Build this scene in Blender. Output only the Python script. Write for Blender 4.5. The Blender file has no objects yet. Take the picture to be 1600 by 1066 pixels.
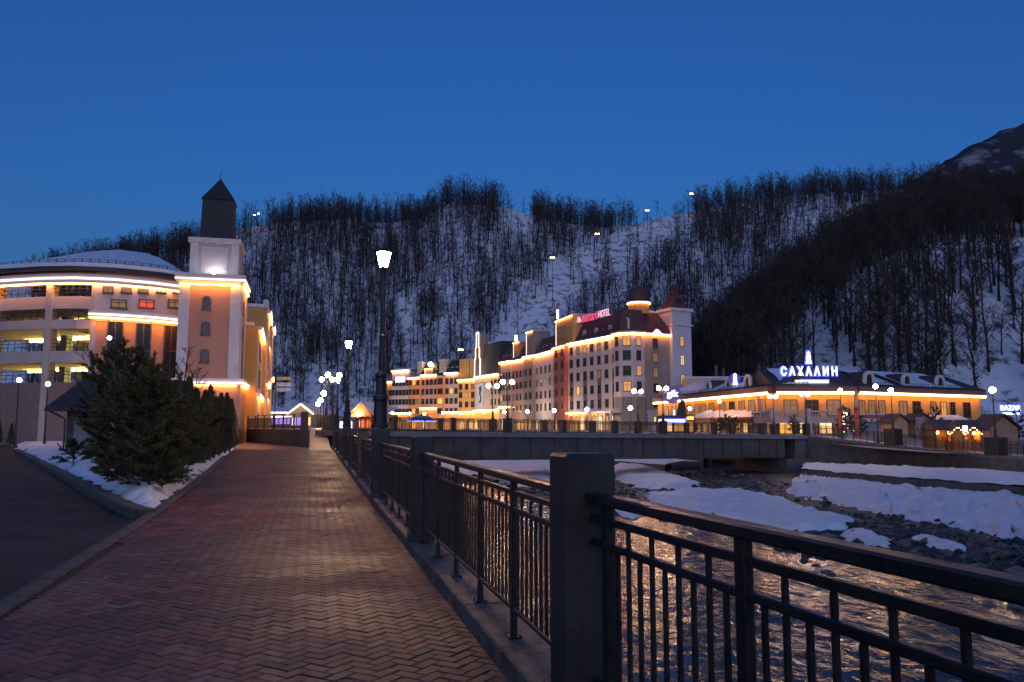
import bpy, math, random
from mathutils import Vector, noise
R = math.radians
random.seed(7)
scene = bpy.context.scene
COL = scene.collection

# ---------------------------------------------------------------- camera
F = 1250.0
EYE = 1.65
TP = 132.0 / F
PITCH = math.atan(TP)
cam_d = bpy.data.cameras.new('camera'); cam = bpy.data.objects.new('camera', cam_d); COL.objects.link(cam)
cam.location = (0, 0, EYE); cam.rotation_euler = (R(90) + PITCH, 0, 0)
cam_d.sensor_width = 36; cam_d.lens = F / 1600 * 36; cam_d.clip_start = 0.05; cam_d.clip_end = 6000
cam_d.dof.use_dof = False
scene.camera = cam

# ---------------------------------------------------------------- sky (blue hour: the sun has just gone down behind the camera)
world = bpy.data.worlds.new('World'); scene.world = world; world.use_nodes = True
wn = world.node_tree.nodes; wl = world.node_tree.links
sky = wn.new('ShaderNodeTexSky'); sky.sky_type = 'NISHITA'; sky.sun_disc = False
sky.sun_elevation = R(0.5); sky.sun_rotation = R(180); sky.ozone_density = 4.9; sky.air_density = 1.05; sky.altitude = 300
wl.new(sky.outputs[0], wn['Background'].inputs[0])
wn['Background'].inputs[1].default_value = 0.13
# added soft blue fill lamp from behind the camera, lifting the hill snow
fill_sun_d = bpy.data.lights.new('fill_sun', 'SUN'); fill_sun_d.energy = .155; fill_sun_d.angle = R(70); fill_sun_d.color = (.50, .62, 1.0)
fill_sun = bpy.data.objects.new('fill_sun', fill_sun_d); COL.objects.link(fill_sun); fill_sun.rotation_euler = (R(58), 0, 0)
scene.view_settings.view_transform = 'Standard'; scene.view_settings.look = 'None'
scene.view_settings.exposure = 2.1; scene.view_settings.gamma = 1.0
scene.view_settings.use_curve_mapping = False
scene.render.engine = 'CYCLES'
scene.cycles.use_denoising = True
scene.cycles.max_bounces = 5; scene.cycles.diffuse_bounces = 2; scene.cycles.glossy_bounces = 3
scene.cycles.transparent_max_bounces = 6
scene.cycles.sample_clamp_indirect = 4.0
scene.cycles.use_light_tree = True

# ---------------------------------------------------------------- helpers
def ray(px, py):
    xc = (px - 800) / F; yc = (533 - py) / F
    c, s = math.cos(PITCH), math.sin(PITCH)
    yw = c - yc * s; zw = s + yc * c
    return xc / yw, zw / yw
def at(px, py, Y):
    u, v = ray(px, py); return Vector((u * Y, Y, EYE + v * Y))
def gnd(px, py, z=0.0):
    u, v = ray(px, py); Y = (z - EYE) / v
    return Vector((u * Y, Y, z))
def xat(px, Y):                       # sideways place of a column at depth Y (level with the eye)
    u, v = ray(px, 665); return u * Y
def zat(py, Y):
    u, v = ray(800, py); return EYE + v * Y
def proj(X, Y, Z):
    c, s = math.cos(PITCH), math.sin(PITCH)
    f = Y * c + (Z - EYE) * s; v = -Y * s + (Z - EYE) * c
    return 800 + F * X / f, 533 - F * v / f
def lerp(a, b, t): return a + (b - a) * t
def sm(a, b, x):
    t = max(0.0, min(1.0, (x - a) / (b - a))); return t * t * (3 - 2 * t)
def interp(tab, x):
    if x <= tab[0][0]: return list(tab[0][1:])
    for p, q in zip(tab, tab[1:]):
        if x <= q[0]:
            t = (x - p[0]) / (q[0] - p[0])
            return [lerp(a, b, t) for a, b in zip(p[1:], q[1:])]
    return list(tab[-1][1:])
def inpoly(x, y, poly):
    c = False; n = len(poly); j = n - 1
    for i in range(n):
        xi, yi = poly[i][0], poly[i][1]; xj, yj = poly[j][0], poly[j][1]
        if (yi > y) != (yj > y) and x < (xj - xi) * (y - yi) / (yj - yi) + xi: c = not c
        j = i
    return c
def pdist(x, y, poly):
    best = 1e9
    for (a, b) in zip(poly, poly[1:] + poly[:1]):
        ax, ay, bx, by = a[0], a[1], b[0], b[1]
        dx, dy = bx - ax, by - ay
        t = max(0, min(1, ((x - ax) * dx + (y - ay) * dy) / (dx * dx + dy * dy + 1e-9)))
        d = math.hypot(x - ax - t * dx, y - ay - t * dy)
        best = min(best, d)
    return best if inpoly(x, y, poly) else -best
def ns(x, y, z=0.0, o=3):
    return noise.fractal(Vector((x, y, z)), 1.0, 2.0, o)

MATS = {}
def mat(name, col, rough=0.7, metal=0.0, var=0.25, scale=3.0, bump=0.0, bscale=30.0, spec=0.5, col2=None, detail=6.0, tex='Object'):
    if name in MATS: return MATS[name]
    m = bpy.data.materials.new(name); m.use_nodes = True; MATS[name] = m
    nt = m.node_tree; n = nt.nodes; l = nt.links; b = n['Principled BSDF']
    b.inputs['Roughness'].default_value = rough; b.inputs['Metallic'].default_value = metal
    b.inputs['Specular IOR Level'].default_value = spec
    tc = n.new('ShaderNodeTexCoord'); nz = n.new('ShaderNodeTexNoise')
    nz.inputs['Scale'].default_value = scale; nz.inputs['Detail'].default_value = detail
    if tex == 'World': tco = n.new('ShaderNodeNewGeometry').outputs['Position']
    else: tco = tc.outputs[tex]
    l.new(tco, nz.inputs['Vector'])
    rp = n.new('ShaderNodeValToRGB'); l.new(nz.outputs['Fac'], rp.inputs['Fac'])
    c2 = col2 if col2 else tuple(min(1, c * (1 + var)) for c in col)
    rp.color_ramp.elements[0].position = 0.32; rp.color_ramp.elements[1].position = 0.68
    rp.color_ramp.elements[0].color = (*[c * (1 - var) if not col2 else c for c in col], 1)
    rp.color_ramp.elements[1].color = (*c2, 1)
    l.new(rp.outputs['Color'], b.inputs['Base Color'])
    if bump:
        n2 = n.new('ShaderNodeTexNoise'); n2.inputs['Scale'].default_value = bscale; n2.inputs['Detail'].default_value = 5
        l.new(tco, n2.inputs['Vector'])
        bp = n.new('ShaderNodeBump'); bp.inputs['Strength'].default_value = bump; bp.inputs['Distance'].default_value = 0.05
        l.new(n2.outputs['Fac'], bp.inputs['Height']); l.new(bp.outputs['Normal'], b.inputs['Normal'])
    return m
def emat(name, col, strength):
    if name in MATS: return MATS[name]
    m = bpy.data.materials.new(name); m.use_nodes = True; MATS[name] = m
    b = m.node_tree.nodes['Principled BSDF']
    b.inputs['Base Color'].default_value = (*[min(1, c) * .06 for c in col], 1)
    b.inputs['Emission Color'].default_value = (*col, 1); b.inputs['Emission Strength'].default_value = strength * 1.8
    return m

class MB:
    def __init__(s): s.v = []; s.f = []; s.m = []
    def add(s, vs, fs, mi=0):
        o = len(s.v); s.v.extend([tuple(v) for v in vs])
        for f in fs: s.f.append(tuple(i + o for i in f)); s.m.append(mi)
        return s
    def box(s, x0, x1, y0, y1, z0, z1, mi=0):
        return s.add([(x0,y0,z0),(x1,y0,z0),(x1,y1,z0),(x0,y1,z0),(x0,y0,z1),(x1,y0,z1),(x1,y1,z1),(x0,y1,z1)],
              [(0,3,2,1),(4,5,6,7),(0,1,5,4),(1,2,6,5),(2,3,7,6),(3,0,4,7)], mi)
    def taper(s, cx, cy, z0, z1, w0, d0, w1, d1, mi=0):
        return s.add([(cx-w0,cy-d0,z0),(cx+w0,cy-d0,z0),(cx+w0,cy+d0,z0),(cx-w0,cy+d0,z0),(cx-w1,cy-d1,z1),(cx+w1,cy-d1,z1),(cx+w1,cy+d1,z1),(cx-w1,cy+d1,z1)],
              [(0,3,2,1),(4,5,6,7),(0,1,5,4),(1,2,6,5),(2,3,7,6),(3,0,4,7)], mi)
    def prism(s, poly, z0, z1, mi=0):
        n = len(poly)
        vs = [(p[0], p[1], z0) for p in poly] + [(p[0], p[1], z1) for p in poly]
        fs = [tuple(range(n - 1, -1, -1)), tuple(range(n, 2 * n))] + [(i, (i + 1) % n, n + (i + 1) % n, n + i) for i in range(n)]
        return s.add(vs, fs, mi)
    def extr(s, poly, y0, y1, mi=0):          # polygon in x,z pushed along y
        n = len(poly)
        vs = [(p[0], y0, p[1]) for p in poly] + [(p[0], y1, p[1]) for p in poly]
        fs = [tuple(range(n)), tuple(range(2 * n - 1, n - 1, -1))] + [((i + 1) % n, i, n + i, n + (i + 1) % n) for i in range(n)]
        return s.add(vs, fs, mi)
    def lathe(s, prof, seg=12, cx=0, cy=0, mi=0, cap=True, ph=0.0):
        vs = []; fs = []
        for r, z in prof:
            for k in range(seg):
                a = 2 * math.pi * k / seg + ph; vs.append((cx + r * math.cos(a), cy + r * math.sin(a), z))
        for i in range(len(prof) - 1):
            for k in range(seg):
                k2 = (k + 1) % seg; fs.append((i*seg+k, i*seg+k2, (i+1)*seg+k2, (i+1)*seg+k))
        if cap:
            fs.append(tuple(range(seg - 1, -1, -1))); fs.append(tuple((len(prof)-1)*seg + k for k in range(seg)))
        return s.add(vs, fs, mi)
    def tube(s, pts, rad, sides=4, mi=0, cap=True):
        pts = [Vector(p) for p in pts]; vs = []; fs = []
        if not isinstance(rad, (list, tuple)): rad = [rad] * len(pts)
        for i, p in enumerate(pts):
            d = (pts[min(i + 1, len(pts) - 1)] - pts[max(i - 1, 0)]).normalized()
            a = d.cross(Vector((0, 0, 1)) if abs(d.z) < .9 else Vector((1, 0, 0))).normalized(); b = a.cross(d)
            for k in range(sides):
                t = 2 * math.pi * (k + .5) / sides; vs.append(p + (a * math.cos(t) + b * math.sin(t)) * rad[i])
        for i in range(len(pts) - 1):
            for k in range(sides):
                k2 = (k + 1) % sides; fs.append((i*sides+k, (i+1)*sides+k, (i+1)*sides+k2, i*sides+k2))
        if cap:
            fs.append(tuple(range(sides))); fs.append(tuple((len(pts)-1)*sides + k for k in range(sides - 1, -1, -1)))
        return s.add(vs, fs, mi)
    def sphere(s, cx, cy, cz, r, seg=10, rings=6, mi=0, sx=1, sy=1, sz=1):
        pr = []
        for i in range(1, rings):
            a = math.pi * i / rings; pr.append((r * math.sin(a), -r * math.cos(a)))
        o = MB(); o.lathe(pr, seg); o.v = [(cx + x*sx, cy + y*sy, cz + z*sz) for x, y, z in o.v]
        return s.add(o.v, o.f, mi)
    def rbox(s, x0, x1, y0, y1, z0, z1, b=.02, mi=0):  # box with chamfered upright and top edges
        def ring(e, z): return [(x0+b+e*0,y0+e,z),(x1-b,y0+e,z),(x1-e,y0+b,z),(x1-e,y1-b,z),(x1-b,y1-e,z),(x0+b,y1-e,z),(x0+e,y1-b,z),(x0+e,y0+b,z)]
        top = [(x0+b,y0+b,z1),(x1-b,y0+b,z1),(x1-b,y0+b,z1),(x1-b,y1-b,z1),(x1-b,y1-b,z1),(x0+b,y1-b,z1),(x0+b,y1-b,z1),(x0+b,y0+b,z1)]
        vs = ring(0, z0) + ring(0, z1 - b) + [(x0+b,y0+b,z1),(x1-b,y0+b,z1),(x1-b,y1-b,z1),(x0+b,y1-b,z1)]
        fs = [tuple(range(7, -1, -1))] + [(i, (i+1) % 8, 8 + (i+1) % 8, 8 + i) for i in range(8)]
        fs += [(8, 9, 17, 16), (9, 10, 17), (10, 11, 18, 17), (11, 12, 18), (12, 13, 19, 18), (13, 14, 19), (14, 15, 16, 19), (15, 8, 16), (16, 17, 18, 19)]
        return s.add(vs, fs, mi)
    def mesh(s, name, mats, smooth=False):
        me = bpy.data.meshes.new(name); me.from_pydata(s.v, [], s.f)
        for m in (mats if isinstance(mats, (list, tuple)) else [mats]): me.materials.append(m)
        if any(s.m): me.polygons.foreach_set('material_index', s.m)
        if smooth: me.polygons.foreach_set('use_smooth', [True] * len(me.polygons))
        me.update(); return me
    def build(s, name, mats, parent=None, smooth=False, loc=(0, 0, 0), rz=0):
        return link(name, s.mesh(name, mats, smooth), parent, loc, rz)
def link(name, me, parent=None, loc=(0, 0, 0), rz=0, scale=None):
    o = bpy.data.objects.new(name, me); COL.objects.link(o)
    o.location = loc; o.rotation_euler = (0, 0, rz)
    if scale: o.scale = scale
    if parent: o.parent = parent
    return o
def tag(o, label, cat, group=None):
    o['label'] = label; o['category'] = cat
    if group: o['group'] = group
    return o
def thing(name, label, cat, loc=(0, 0, 0), rz=0, group=None):
    return tag(link(name, None, None, loc, rz), label, cat, group)
def struct(o): o['kind'] = 'structure'; return o
def stuff(o): o['kind'] = 'stuff'; return o
ORD = ['first','second','third','fourth','fifth','sixth','seventh','eighth','ninth','tenth','eleventh','twelfth','thirteenth','fourteenth','fifteenth','sixteenth']

# ---------------------------------------------------------------- materials
M_snow = mat('snow', (.70,.72,.76), .6, var=.10, scale=1.2, bump=.9, bscale=4)
M_dirty = mat('trodden_snow', (.30,.30,.32), .7, col2=(.72,.73,.76), scale=1.6, bump=.8, bscale=6)
M_concrete = mat('dark_concrete', (.10,.095,.095), .8, var=.3, scale=1.5, bump=.3, bscale=25)
M_stonecap = mat('kerb_granite', (.13,.105,.085), .6, var=.55, scale=4, bump=.6, bscale=50, tex='World')
M_pillar = mat('pillar_paint', (.028,.023,.021), .55, col2=(.052,.044,.039), scale=2.2, bump=.22, bscale=70, tex='World', detail=10)
M_metal = mat('railing_paint', (.016,.016,.018), .34, metal=.3, col2=(.045,.034,.028), scale=9, bump=.12, bscale=90, tex='World', detail=10)
M_pole = mat('lamp_pole_paint', (.03,.03,.032), .4, metal=.3, var=.2, scale=10)
M_asphalt = mat('asphalt', (.014,.015,.017), .7, col2=(.045,.046,.052), scale=.8, bump=.6, bscale=45, spec=.2, detail=10)
M_wood = mat('dark_timber', (.10,.05,.03), .7, var=.3, scale=8)
M_darkroof = mat('dark_roof_sheet', (.035,.033,.032), .5, var=.25, scale=4)
M_bark = mat('bark', (.034,.028,.024), .9, var=.35, scale=3)
M_twig = mat('twigs', (.058,.044,.036), .9, var=.35, scale=.4)
M_led = emat('led_strip_warm', (1.0,.66,.36), 1.2)
M_ledo = emat('led_strip_amber', (1.0,.36,.07), 3.6)
M_ledrow = emat('led_strip_row', (1.0,.36,.07), 9.0)
M_ledw = emat('led_strip_pinkish', (1.0,.70,.62), .45)
M_globe = emat('globe_lamp', (1.0,.62,.36), 20.0)
M_globeb = emat('globe_lamp_cool', (.85,.85,1.0), 4.0)
M_globerow = emat('globe_lamp_row', (1.0,.74,.52), 26.0)
M_lant = emat('lantern_glass', (1.0,.55,.26), 105.0)
M_glass = mat('window_glass', (.018,.020,.026), .08, var=.2, spec=.6)
M_frame = mat('window_frame', (.10,.085,.08), .6)
M_winlit = emat('window_lit', (1.0,.45,.12), .10)
M_winlitw = emat('window_lit_pale', (1.0,.80,.38), .10)
M_shop = emat('shop_light', (1.0,.58,.25), .22)
# ================================================================ THE SETTING
WZ = -3.6
# pillars of the promenade railing
PIL = [(2.35,-1.95),(.38,4.42),(-1.21,10.8),(-2.77,17.0),(-4.29,23.2),(-5.80,29.4),(-7.30,35.6),(-8.82,41.8),(-10.3,48.0),(-11.8,54.2),(-13.3,60.4)]
EDGE = [(4.6,-9.0)] + PIL + [(-17.6,78.5),(-24,104),(-60,250)]          # river-side line of the left bank
EDGE_Y = [(y, x) for x, y in EDGE]
def edge_x(Y): return interp(EDGE_Y, Y)[0]
LEFT = [(-4.0,-9),(-4.2,2),(-4.5,7),(-5.2,9.6),(-6.1,13.0),(-6.75,15.3),(-9.9,25.8),(-15.5,43.5),(-26.5,79.5)]  # left border of the promenade
def left_x(Y): return interp([(y, x) for x, y in LEFT], Y)[0]

# --- pavers of the promenade
pm = mat('paver_brick', (.130,.043,.040), .5, col2=(.225,.076,.068), scale=1.1, bump=.35, bscale=70, spec=.4, tex='World', detail=9)
pm2 = mat('paver_brick_dark', (.060,.027,.026), .5, col2=(.12,.054,.048), scale=1.3, bump=.35, bscale=70, tex='World', detail=9)
pm3 = mat('paver_brick_pale', (.16,.072,.062), .5, col2=(.24,.118,.10), scale=1.2, bump=.35, bscale=70, tex='World', detail=9)
# damp stains with shapes of their own, and a varying sheen
for pmx in (pm, pm2, pm3):
    nt = pmx.node_tree; n = nt.nodes; l = nt.links; b = n['Principled BSDF']
    pos = n.new('ShaderNodeNewGeometry').outputs['Position']
    w_ = n.new('ShaderNodeTexNoise'); w_.inputs['Scale'].default_value = .45; w_.inputs['Detail'].default_value = 7; w_.inputs['Roughness'].default_value = .62; l.new(pos, w_.inputs['Vector'])
    r1 = n.new('ShaderNodeMapRange'); r1.inputs[1].default_value = .42; r1.inputs[2].default_value = .58; r1.inputs[3].default_value = .45; r1.inputs[4].default_value = 1.05; l.new(w_.outputs['Fac'], r1.inputs[0])
    r2 = n.new('ShaderNodeMapRange'); r2.inputs[1].default_value = .40; r2.inputs[2].default_value = .62; r2.inputs[3].default_value = .44; r2.inputs[4].default_value = .74; l.new(w_.outputs['Fac'], r2.inputs[0])
    mx = n.new('ShaderNodeMix'); mx.data_type = 'RGBA'; mx.blend_type = 'MULTIPLY'; mx.inputs[0].default_value = 1
    l.new(n['Color Ramp'].outputs['Color'], mx.inputs[6]); l.new(r1.outputs[0], mx.inputs[7]); l.new(mx.outputs[2], b.inputs['Base Color']); l.new(r2.outputs[0], b.inputs['Roughness'])
# far paving: herringbone too fine to pick apart, done with the brick pattern
pf = mat('far_paving', (.10,.046,.042), .45, col2=(.18,.085,.075), scale=.7, bump=.3, bscale=14, spec=.3)
joint = mat('paver_joint', (.048,.028,.026), .9, var=.3, scale=20)
promenade = MB()
ys = [-9,-3,2,5,7,9.6,13,15.3,20,25.8,30,36,43.5,50,56.5]
promenade.add([p for Y in ys for p in ((left_x(Y), Y, -.022), (edge_x(Y) - .17, Y, -.022))], [(2*i, 2*i+1, 2*i+3, 2*i+2) for i in range(len(ys)-1)])
ys2 = [56.5,62,70,79.5]
promenade.add([p for Y in ys2 for p in ((left_x(Y), Y, 0), (min(edge_x(Y), -12.2 - (Y-56)*.25 if Y > 56 else 9) - .28, Y, 0))], [(2*i, 2*i+1, 2*i+3, 2*i+2) for i in range(len(ys2)-1)], 1)
promenade = struct(promenade.build('promenade', [joint, pf]))
BL, BW, G = .210, .105, .007
c45, s45 = math.cos(R(45)), math.sin(R(45))
bricks = []
def herring():
    # 2:1 herringbone in brick-width units: pairs repeat along (1,1) and (2,-2)
    for i in range(-160, 460):
        for k in range(-130, 130):
            ox, oy = i + 2 * k, i - 2 * k
            yield ox, oy, 0          # lying along x
            yield ox + 2, oy - 1 + 0, 1  # standing along y
tilt = R(14)
ct, st = math.cos(R(45) + tilt), math.sin(R(45) + tilt)
for ox, oy, kind in herring():
    if kind == 0: cx, cy, hx, hy = (ox + 1) * BW, (oy + .5) * BW, BL / 2, BW / 2
    else: cx, cy, hx, hy = (ox + .5) * BW, (oy + 1) * BW, BW / 2, BL / 2
    X = cx * ct - cy * st; Y = cx * st + cy * ct + 2.0
    if not (3.6 < Y < 57): continue
    if not (left_x(Y) + .16 < X < edge_x(Y) - .16): continue
    a = math.hypot(X, Y)
    if abs(X) > Y * .72 + .6: continue
    bricks.append((a, X, Y, kind))
bricks.sort()
def brick_mb(hx, hy, e=.006):
    m = MB(); g = G / 2; x, y = hx - g, hy - g
    vs = [(-x,-y,-.03),(x,-y,-.03),(x,y,-.03),(-x,y,-.03),(-x,-y,-e),(x,-y,-e),(x,y,-e),(-x,y,-e),(-x+e,-y+e,0),(x-e,-y+e,0),(x-e,y-e,0),(-x+e,y-e,0)]
    fs = [(0,1,5,4),(1,2,6,5),(2,3,7,6),(3,0,4,7),(4,5,9,8),(5,6,10,9),(6,7,11,10),(7,4,8,11),(8,9,10,11)]
    return m.add(vs, fs)
proto = [[brick_mb(BL/2, BW/2).mesh('paver', m) for m in (pm, pm2, pm3)], [brick_mb(BW/2, BL/2).mesh('paver', m) for m in (pm, pm2, pm3)]]
rnd = random.Random(3)
def tone(X, Y):
    v = ns(X * .8, Y * .8) * .6 + rnd.uniform(-.5, .5)
    return 1 if v < -.28 else (2 if v > .33 else 0)
# those right at the frame's foot that the picture shows come first
vis = [q for q in bricks if -20 < proj(q[1], q[2], 0)[0] < 1620 and proj(q[1], q[2], 0)[1] < 1072]
rest_set = set(id(q) for q in bricks)
near = vis[:300]; nid = set(id(q) for q in near)
for q in near:
    o = link('paver', proto[q[3]][tone(q[1], q[2])], promenade, (q[1], q[2], rnd.uniform(-.003, .003)), R(45) + tilt)
    o.rotation_euler.x = rnd.uniform(-.012, .012); o.rotation_euler.y = rnd.uniform(-.012, .012)
mbs = MB(); tm = [brick_mb(BL/2, BW/2), brick_mb(BW/2, BL/2)]
flat = [MB().add(t.v[8:12], [(0,1,2,3)]) for t in tm]
for q in bricks:
    if id(q) in nid: continue
    t = tm[q[3]] if q[0] < 18 else flat[q[3]]
    dz = rnd.uniform(-.003, .003)
    mbs.add([(q[1] + x*ct - y*st, q[2] + x*st + y*ct, z + dz) for x, y, z in t.v], t.f, tone(q[1], q[2]))
stuff(mbs.build('paver_field', [pm, pm2, pm3], promenade))

# --- kerb under the railing: granite stones
kerb = struct(link('kerb', None)); kerb_n = 0
kpts = []
E2 = [p for p in EDGE if p[1] < 61]
for (a, b_) in zip(E2, E2[1:]):
    L = math.hypot(b_[0]-a[0], b_[1]-a[1]); n = max(1, round(L / 1.25))
    for i in range(n):
        t0, t1 = i / n, (i + 1) / n
        p, q = (lerp(a[0], b_[0], t0), lerp(a[1], b_[1], t0)), (lerp(a[0], b_[0], t1), lerp(a[1], b_[1], t1))
        if q[1] < 1.2: continue
        l = math.hypot(q[0]-p[0], q[1]-p[1])
        m = MB().rbox(0, l - .012, -.24, .155, -.25, .15 + rnd.uniform(-.004, .004), .014)
        o = m.build('kerb_stone', M_stonecap, kerb, loc=(p[0], p[1], 0), rz=math.atan2(q[1]-p[1], q[0]-p[0]))
# edging of the left border
M_edging = mat('edging_concrete', (.075,.07,.068), .8, var=.35, scale=4, bump=.4, bscale=50)
edging = struct(link('edging', None))
LB = [p for p in LEFT if p[1] > 1 and p[1] < 60]
for (a, b_) in zip(LB, LB[1:]):
    L = math.hypot(b_[0]-a[0], b_[1]-a[1]); n = max(1, round(L / 1.0))
    for i in range(n):
        p, q = (lerp(a[0], b_[0], i/n), lerp(a[1], b_[1], i/n)), (lerp(a[0], b_[0], (i+1)/n), lerp(a[1], b_[1], (i+1)/n))
        l = math.hypot(q[0]-p[0], q[1]-p[1])
        MB().rbox(0, l - .008, -.10, .10, -.25, .025 + rnd.uniform(-.004, .004), .012).build('kerb_stone', M_edging, edging, loc=(p[0], p[1], 0), rz=math.atan2(q[1]-p[1], q[0]-p[0]))

# --- ground sheets
M_ground = mat('bare_ground', (.06,.055,.05), .9, col2=(.45,.46,.50), scale=.15, bump=.4, bscale=3)
gl = MB()
gy = [-60,-9,4,15,30,60,79,104,250,900]
gl.add([p for Y in gy for p in ((-900, Y, -.14), (edge_x(Y) - .1, Y, -.14))], [(2*i, 2*i+1, 2*i+3, 2*i+2) for i in range(len(gy)-1)])
struct(gl.build('ground', M_ground))
# road on the left
rd = MB()
ry = [(-4.2,-30),(-4.2,2),(-4.5,7),(-5.2,9.6),(-6.1,13.0),(-6.75,15.3),(-16.5,29.5),(-33,54),(-60,95)]
rl = [(-70,-30),(-66,2),(-62,7),(-60,9.6),(-58,13),(-58,15.3),(-58,29.5),(-60,54),(-75,95)]
rd.add([p for a, b_ in zip(rl, ry) for p in ((a[0], a[1], -.09), (b_[0], b_[1], -.09))], [(2*i, 2*i+1, 2*i+3, 2*i+2) for i in range(len(ry)-1)])
road = struct(rd.build('road', M_asphalt))
# --- river
M_water = mat('river_water', (.024,.036,.044), .12, var=.2, spec=.25)
nt = M_water.node_tree; n = nt.nodes; l = nt.links; b = n['Principled BSDF']; b.inputs['IOR'].default_value = 1.33
tc = n.new('ShaderNodeTexCoord'); mp = n.new('ShaderNodeMapping'); mp.inputs['Scale'].default_value = (1.0, .55, 1); mp.inputs['Rotation'].default_value = (0, 0, R(-20))
l.new(tc.outputs['Object'], mp.inputs['Vector'])
w1 = n.new('ShaderNodeTexNoise'); w1.inputs['Scale'].default_value = 2.0; w1.inputs['Detail'].default_value = 5; w1.inputs['Distortion'].default_value = .6
w2 = n.new('ShaderNodeTexNoise'); w2.inputs['Scale'].default_value = .45; w2.inputs['Detail'].default_value = 2
l.new(mp.outputs[0], w1.inputs['Vector']); l.new(mp.outputs[0], w2.inputs['Vector'])
ad = n.new('ShaderNodeMath'); ad.operation = 'MULTIPLY_ADD'; ad.inputs[1].default_value = 1.6
l.new(w2.outputs['Fac'], ad.inputs[0]); l.new(w1.outputs['Fac'], ad.inputs[2])
bp = n.new('ShaderNodeBump'); bp.inputs['Strength'].default_value = 1.0; bp.inputs['Distance'].default_value = .10
l.new(ad.outputs[0], bp.inputs['Height']); l.new(bp.outputs['Normal'], b.inputs['Normal'])
MB().add([(-60,-30,WZ),(60,-30,WZ),(60,400,WZ),(-110,400,WZ)], [(0,1,2,3)]).build('river', M_water)
struct(bpy.data.objects['river'])
M_gravel = mat('river_gravel', (.012,.011,.011), .6, col2=(.050,.047,.044), scale=5, bump=1.0, bscale=9)
BAR = [(-40,150),(-11,88),(-6,77.5),(0,69),(3.8,60),(5.5,53),(7.8,48.6),(12.3,43.7),(15.4,38.4),(18.3,28.5),(22,18),(28,2),(40,-20)]
def bed_z(X, Y):
    d = Y - interp(BAR, X)[0]
    d *= .6
    z = WZ + .30 * max(-1, min(1, d / 3)) + .10 * ns(X * .5, Y * .5, 2) + .05 * ns(X * 1.7, Y * 1.7, 5)
    return z
def sheet(name, m, x0, x1, y0, y1, step, fz, test=None, smooth=True):
    nx = int((x1 - x0) / step) + 1; ny = int((y1 - y0) / step) + 1
    mb = MB(); idx = {}
    for j in range(ny):
        for i in range(nx):
            X, Y = x0 + i * step, y0 + j * step
            z = fz(X, Y)
            if z is None: continue
            idx[i, j] = len(mb.v); mb.v.append((X, Y, z))
    for j in range(ny - 1):
        for i in range(nx - 1):
            k = [(i, j), (i+1, j), (i+1, j+1), (i, j+1)]
            if all(q in idx for q in k): mb.f.append(tuple(idx[q] for q in k)); mb.m.append(0)
    return mb.build(name, m, smooth=smooth)
struct(sheet('riverbed', M_gravel, -24, 44, 6, 150, .8, lambda X, Y: bed_z(X, Y) if X > edge_x(Y) - 1 else None))
# stones of the bar and in the shallows
st_mb = MB(); rs = random.Random(11)
ico = [(0,0,-1),(.72,-.53,-.45),(-.28,-.85,-.45),(-.89,0,-.45),(-.28,.85,-.45),(.72,.53,-.45),(.28,-.85,.45),(-.72,-.53,.45),(-.72,.53,.45),(.28,.85,.45),(.89,0,.45),(0,0,1)]
icf = [(0,1,2),(1,0,5),(0,2,3),(0,3,4),(0,4,5),(1,5,10),(2,1,6),(3,2,7),(4,3,8),(5,4,9),(1,10,6),(2,6,7),(3,7,8),(4,8,9),(5,9,10),(6,10,11),(7,6,11),(8,7,11),(9,8,11),(10,9,11)]
def stone(mb, x, y, z, r):
    a = rs.uniform(0, 6.28); ca, sa = math.cos(a), math.sin(a); ex, ey, ez = rs.uniform(.7, 1.4), rs.uniform(.7, 1.1), rs.uniform(.35, .8)
    vs = []
    for p in ico:
        k = r * rs.uniform(.8, 1.15); px, py, pz = p[0]*ex*k, p[1]*ey*k, p[2]*ez*k
        vs.append((x + px*ca - py*sa, y + px*sa + py*ca, z + pz))
    mb.add(vs, icf, rs.choice((0, 0, 0, 1)))
for _ in range(9000):
    Y = 18 + 72 * rs.random() ** 1.6; X = rs.uniform(edge_x(Y) + 1, 24)
    d = (Y - interp(BAR, X)[0]) * .6
    if d < -1.5 and rs.random() > .05 * math.exp(d / 4): continue
    if d > 10 and rs.random() > .4: continue
    stone(st_mb, X, Y, bed_z(X, Y) + .02, rs.choice((.08,.11,.14,.18,.24,.34)) * (1.3 if d < 0 else 1))
for px, py in [(1240,862),(1262,868),(1275,884),(1290,893),(1300,898),(1255,876),(1230,858),(1218,857),(1545,945),(1588,950),(1310,874),(1285,872)]:
    g = gnd(px, py, WZ); stone(st_mb, g.x, g.y, WZ - .02, rs.uniform(.18, .3))
stuff(st_mb.build('river_stones', [mat('wet_stone', (.022,.021,.020), .35, var=.5, scale=4, bump=.4, bscale=20), mat('grey_stone', (.11,.105,.10), .6, var=.4, scale=4, bump=.4, bscale=20)]))

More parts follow.
